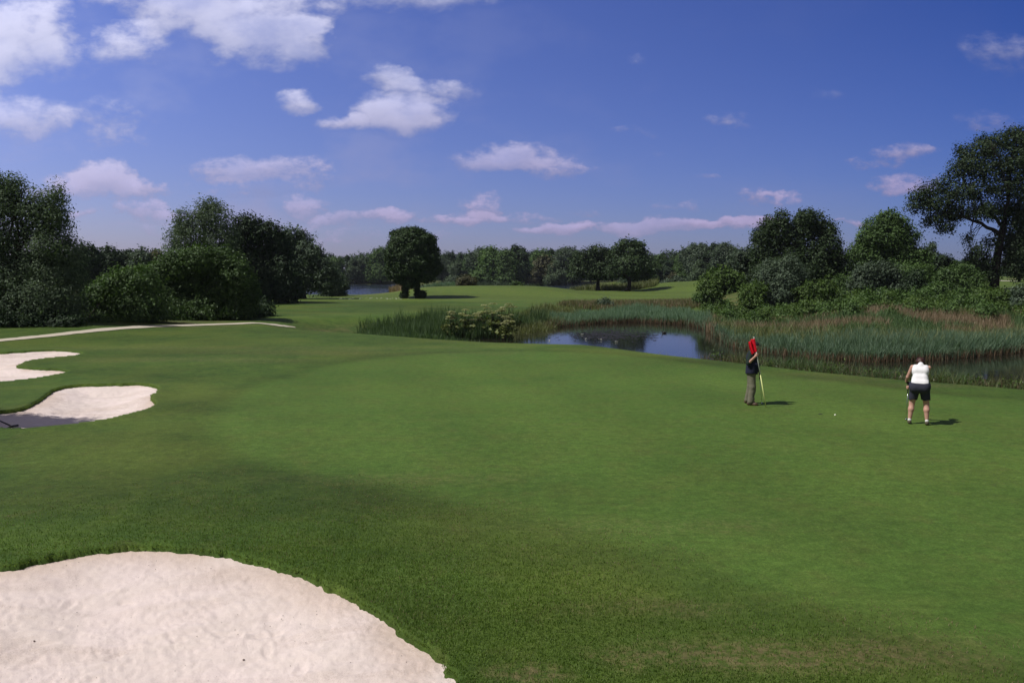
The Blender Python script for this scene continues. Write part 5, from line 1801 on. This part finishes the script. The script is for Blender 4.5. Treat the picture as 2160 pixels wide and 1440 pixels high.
# man's putter
def putter(name, label, base, butt, foot, headdir, rz):
    rt = thing(name, label, 'golf club', base, rz)
    a, b = np.array(foot, float), np.array(butt, float)
    d = b - a
    S = Soup(); S.tube([a + d * .02, a + d * .70], [.0045, .006], 7)
    link('shaft', S.build('shaft', M['steel']), rt)
    S = Soup(); S.tube([a + d * .69, a + d * .72, a + d * .98, b], [.011, .013, .015, .014], 9)
    link('grip', S.build('grip', M['grip']), rt)
    hd = unit(np.array(headdir, float))
    S = Soup()
    S.tube([a - hd * .055, a - hd * .05, a + hd * .05, a + hd * .055], [.008, .015, .015, .008], 8)
    S.tube([a, a + d * .03], [.009, .006], 7)
    link('club_head', S.build('club_head', M['steel']), rt)
    return rt


gz = hz(mx + CB[0], my + CB[1]) - mz
putter('golf_club', 'putter with black grip hanging from the hand of the man', (mx, my, mz), CT, (CB[0], CB[1], gz + .018), (0, 1, 0), MR)

# ---- woman, seen from behind, bent over her putt
q = on_z(1936.5, 897)
wx, wy = q
wz = hz(wx, wy)
WR = -math.atan2(wx, wy)
wom = thing('person', 'woman seen from behind in white sleeveless top and dark shorts, putting', 'person', (wx, wy, wz), WR)
HH = np.array([-.25, .40, .86])
fw = np.array([-.265, .50, .02])
gax = unit(HH - fw)
butt = fw + gax * .93
wLh, wRh = HH + gax * .045 + (-.045, -.035, .05), HH - gax * .05 + (.055, -.03, .045)
hc = np.array([-.015, .40, 1.43])
hpw, HW = head_prims(hc, (-.25, .75, -.75), (-.05, .70, .72), .95)
Lh, Rh = np.array([-.095, -.04, .90]), np.array([.095, -.04, .90])
Lk, Rk = np.array([-.150, .05, .49]), np.array([.155, .05, .49])
La, Ra = np.array([-.185, -.02, .09]), np.array([.180, -.02, .09])
legw = [(Lh, Lk, .105, .062, .03), (Lk, Lk + (La - Lk) * .35 + (0, -.015, 0), .058, .064, .03), (Lk + (La - Lk) * .35 + (0, -.015, 0), La, .060, .036, .03),
        (Rh, Rk, .105, .062, .03), (Rk, Rk + (Ra - Rk) * .35 + (0, -.015, 0), .058, .064, .03), (Rk + (Ra - Rk) * .35 + (0, -.015, 0), Ra, .060, .036, .03)]
tw = [((-.085, -.05, .93), (.085, -.05, .93), .128, .128, .06), ((-.06, .03, 1.08), (.06, .03, 1.08), .100, .100, .06), ((-.075, .12, 1.24), (.075, .12, 1.24), .095, .095, .06),
      ((-.12, .18, 1.335), (.12, .18, 1.335), .05, .05, .06)]
nk = [((0, .20, 1.36), hc + (0, -.02, -.03), .05, .048, .03)]
sL, sR = np.array([-.175, .19, 1.335]), np.array([.175, .19, 1.335])
eL, eR = np.array([-.265, .25, 1.08]), np.array([.12, .34, 1.07])
ar = [(sL, eL, .048, .038, .03), (eL, wLh, .037, .026, .02), (sR, eR, .048, .038, .03), (eR, wRh, .037, .026, .02)]
ft = [(La + (0, .0, -.03), La + (-.01, .16, -.055), .035, .030, .02), (Ra + (0, .0, -.03), Ra + (.01, .16, -.055), .035, .030, .02)]
fig_part('body', wom, tw + nk + hpw + legw + ar + ft + grip_hand(wLh, HH + gax * .05, gax, 1) + grip_hand(wRh, HH - gax * .045, gax, -1), .0065, M['skin'])
for b in (-1, 1):
    S = Soup(); S.ball(HW(.079, b * .030, .008), .008, 8, 6)
    link('eye', S.build('eye', M['eye']), wom)
fig_part('top', wom, [((-.085, -.045, .95), (.085, -.045, .95), .140, .140, .05), ((-.065, .03, 1.08), (.065, .03, 1.08), .112, .112, .05), ((-.08, .12, 1.24), (.08, .12, 1.24), .110, .110, .06),
                      ((-.115, .18, 1.335), (.115, .18, 1.335), .062, .062, .06), ((0, .19, 1.37), (0, .23, 1.40), .07, .058, .03)],
         .007, M['white_cloth'], clip=lambda g: np.maximum(.935 + .10 * (g[..., 1] + .2) - g[..., 2], np.abs(g[..., 0]) - .182))
fig_part('shorts', wom, [((-.09, -.05, .93), (.09, -.05, .93), .142, .142, .05), ((-.10, -.085, .87), (.10, -.085, .87), .115, .115, .05), (Lh, Lh + (Lk - Lh) * .78, .115, .098, .035), (Rh, Rh + (Rk - Rh) * .78, .115, .098, .035)],
         .008, M['shorts'], clip=lambda g: .585 + .01 * np.sin(g[..., 0] * 40) - g[..., 2])
fig_part('hair', wom, [(HW(-.025, 0, .025), HW(.01, 0, .035), .093, .088, .02), (HW(-.06, 0, .0), HW(-.085, 0, -.05), .06, .035, .03), (HW(-.03, -.04, -.02), HW(-.03, .04, -.02), .06, .06, .03)], .006, M['hair_red'],
         clip=lambda g: ((g - HW(.045, 0, 0)) @ unit(HW(1, 0, 0) - HW(0, 0, 0))))
for s_, A in ((-1, La), (1, Ra)):
    sh = fig_part('shoe', wom, [(A + (0, -.035, -.045), A + (s_ * .012, .15, -.055), .040, .038, .02), (A + (0, -.01, -.02), A + (0, -.005, .0), .040, .038, .02)], .006, M['sole'], clip=lambda g: .0 - g[..., 2])
    fig_part('sock', wom, [(A + (0, -.008, -.01), A + (0, -.006, .02), .040, .038, .01)], .006, M['white'])
fig_part('glove', wom, [(a, b, ra + .003, rb + .003, k) for (a, b, ra, rb, k) in grip_hand(wLh, HH + gax * .05, gax, 1)], .005, M['black_cloth'])
gz = hz(wx + fw[0], wy + fw[1]) - wz
putter('golf_club', 'putter in the hands of the woman, its head by her left foot', (wx, wy, wz), butt, (fw[0], fw[1], gz + .018), (.2, 1, 0), WR)

# golf ball and cup
q = on_z(1761.5, 878.5)
S = Soup(); S.ball((0, 0, .0225), .0225, 16, 12)
tag(link('golf_ball', S.build('golf_ball', simple('ball_white', (.86, .85, .70), .3, 0)), None, (q[0], q[1], hz(*q))), 'white golf ball rolling on the green between woman and man', 'golf ball')
q = on_z(1730, 874.5)
cup = thing('golf_hole', 'golf hole cut in the green left of the white ball', 'golf hole', (q[0], q[1], hz(*q)))
t = np.linspace(0, 2 * pi, 25)[:-1]
Vc = np.vstack([np.column_stack([.054 * np.cos(t), .054 * np.sin(t), np.full(24, .006)]), np.column_stack([.060 * np.cos(t), .060 * np.sin(t), np.full(24, .006)])])
i = np.arange(24); j = (i + 1) % 24
link('rim', mesh_np('rim', Vc, np.stack([i, i + 24, j + 24, j], 1), simple('rim_soil', (.035, .03, .018), .9)), cup)
Vc = np.vstack([np.column_stack([.0535 * np.cos(t), .0535 * np.sin(t), np.full(24, .005)]), [[0, 0, .005]]])
link('cup', mesh_np('cup', Vc, np.stack([np.full(24, 24), i, j], 1), simple('hole_shade', (.01, .012, .008), .9)), cup)  # flat dark disc painted as the shaded inside of the hole

# rake in the middle bunker
rk = thing('bunker_rake', 'dark bunker rake lying in the shaded sand of the middle bunker', 'rake', (0, 0, 0))
def sandz(x, y, k):
    s = bunk_sd(np.array([x]), np.array([y]))[k]
    return float(sand_height(np.array([x]), np.array([y]), s, k)[0])
a = on_z(26, 901); b = on_z(-52, 871)
za, zb_ = sandz(a[0], a[1], 1), sandz(b[0], b[1], 1)
rk.location = (a[0], a[1], za)
dv = np.array([b[0] - a[0], b[1] - a[1]]) ; L = np.hypot(*dv); dv = dv / L
S = Soup(); S.tube([(0, 0, .06), (dv[0] * 1.7, dv[1] * 1.7, .10)], [.017, .016], 8)
link('handle', S.build('handle', M['grip']), rk)
h1, h2 = on_z(15, 904.5) - a, on_z(38, 898) - a
S = Soup()
S.tube([(h1[0], h1[1], .055), (0, 0, .065), (h2[0], h2[1], .055)], [.024, .028, .024], 8)
for tq in np.linspace(0, 1, 12):
    c = h1 * (1 - tq) + h2 * tq
    S.tube([(c[0], c[1], .055), (c[0], c[1], -.01)], [.007, .004], 5)
link('rake_head', S.build('rake_head', M['grip']), rk)
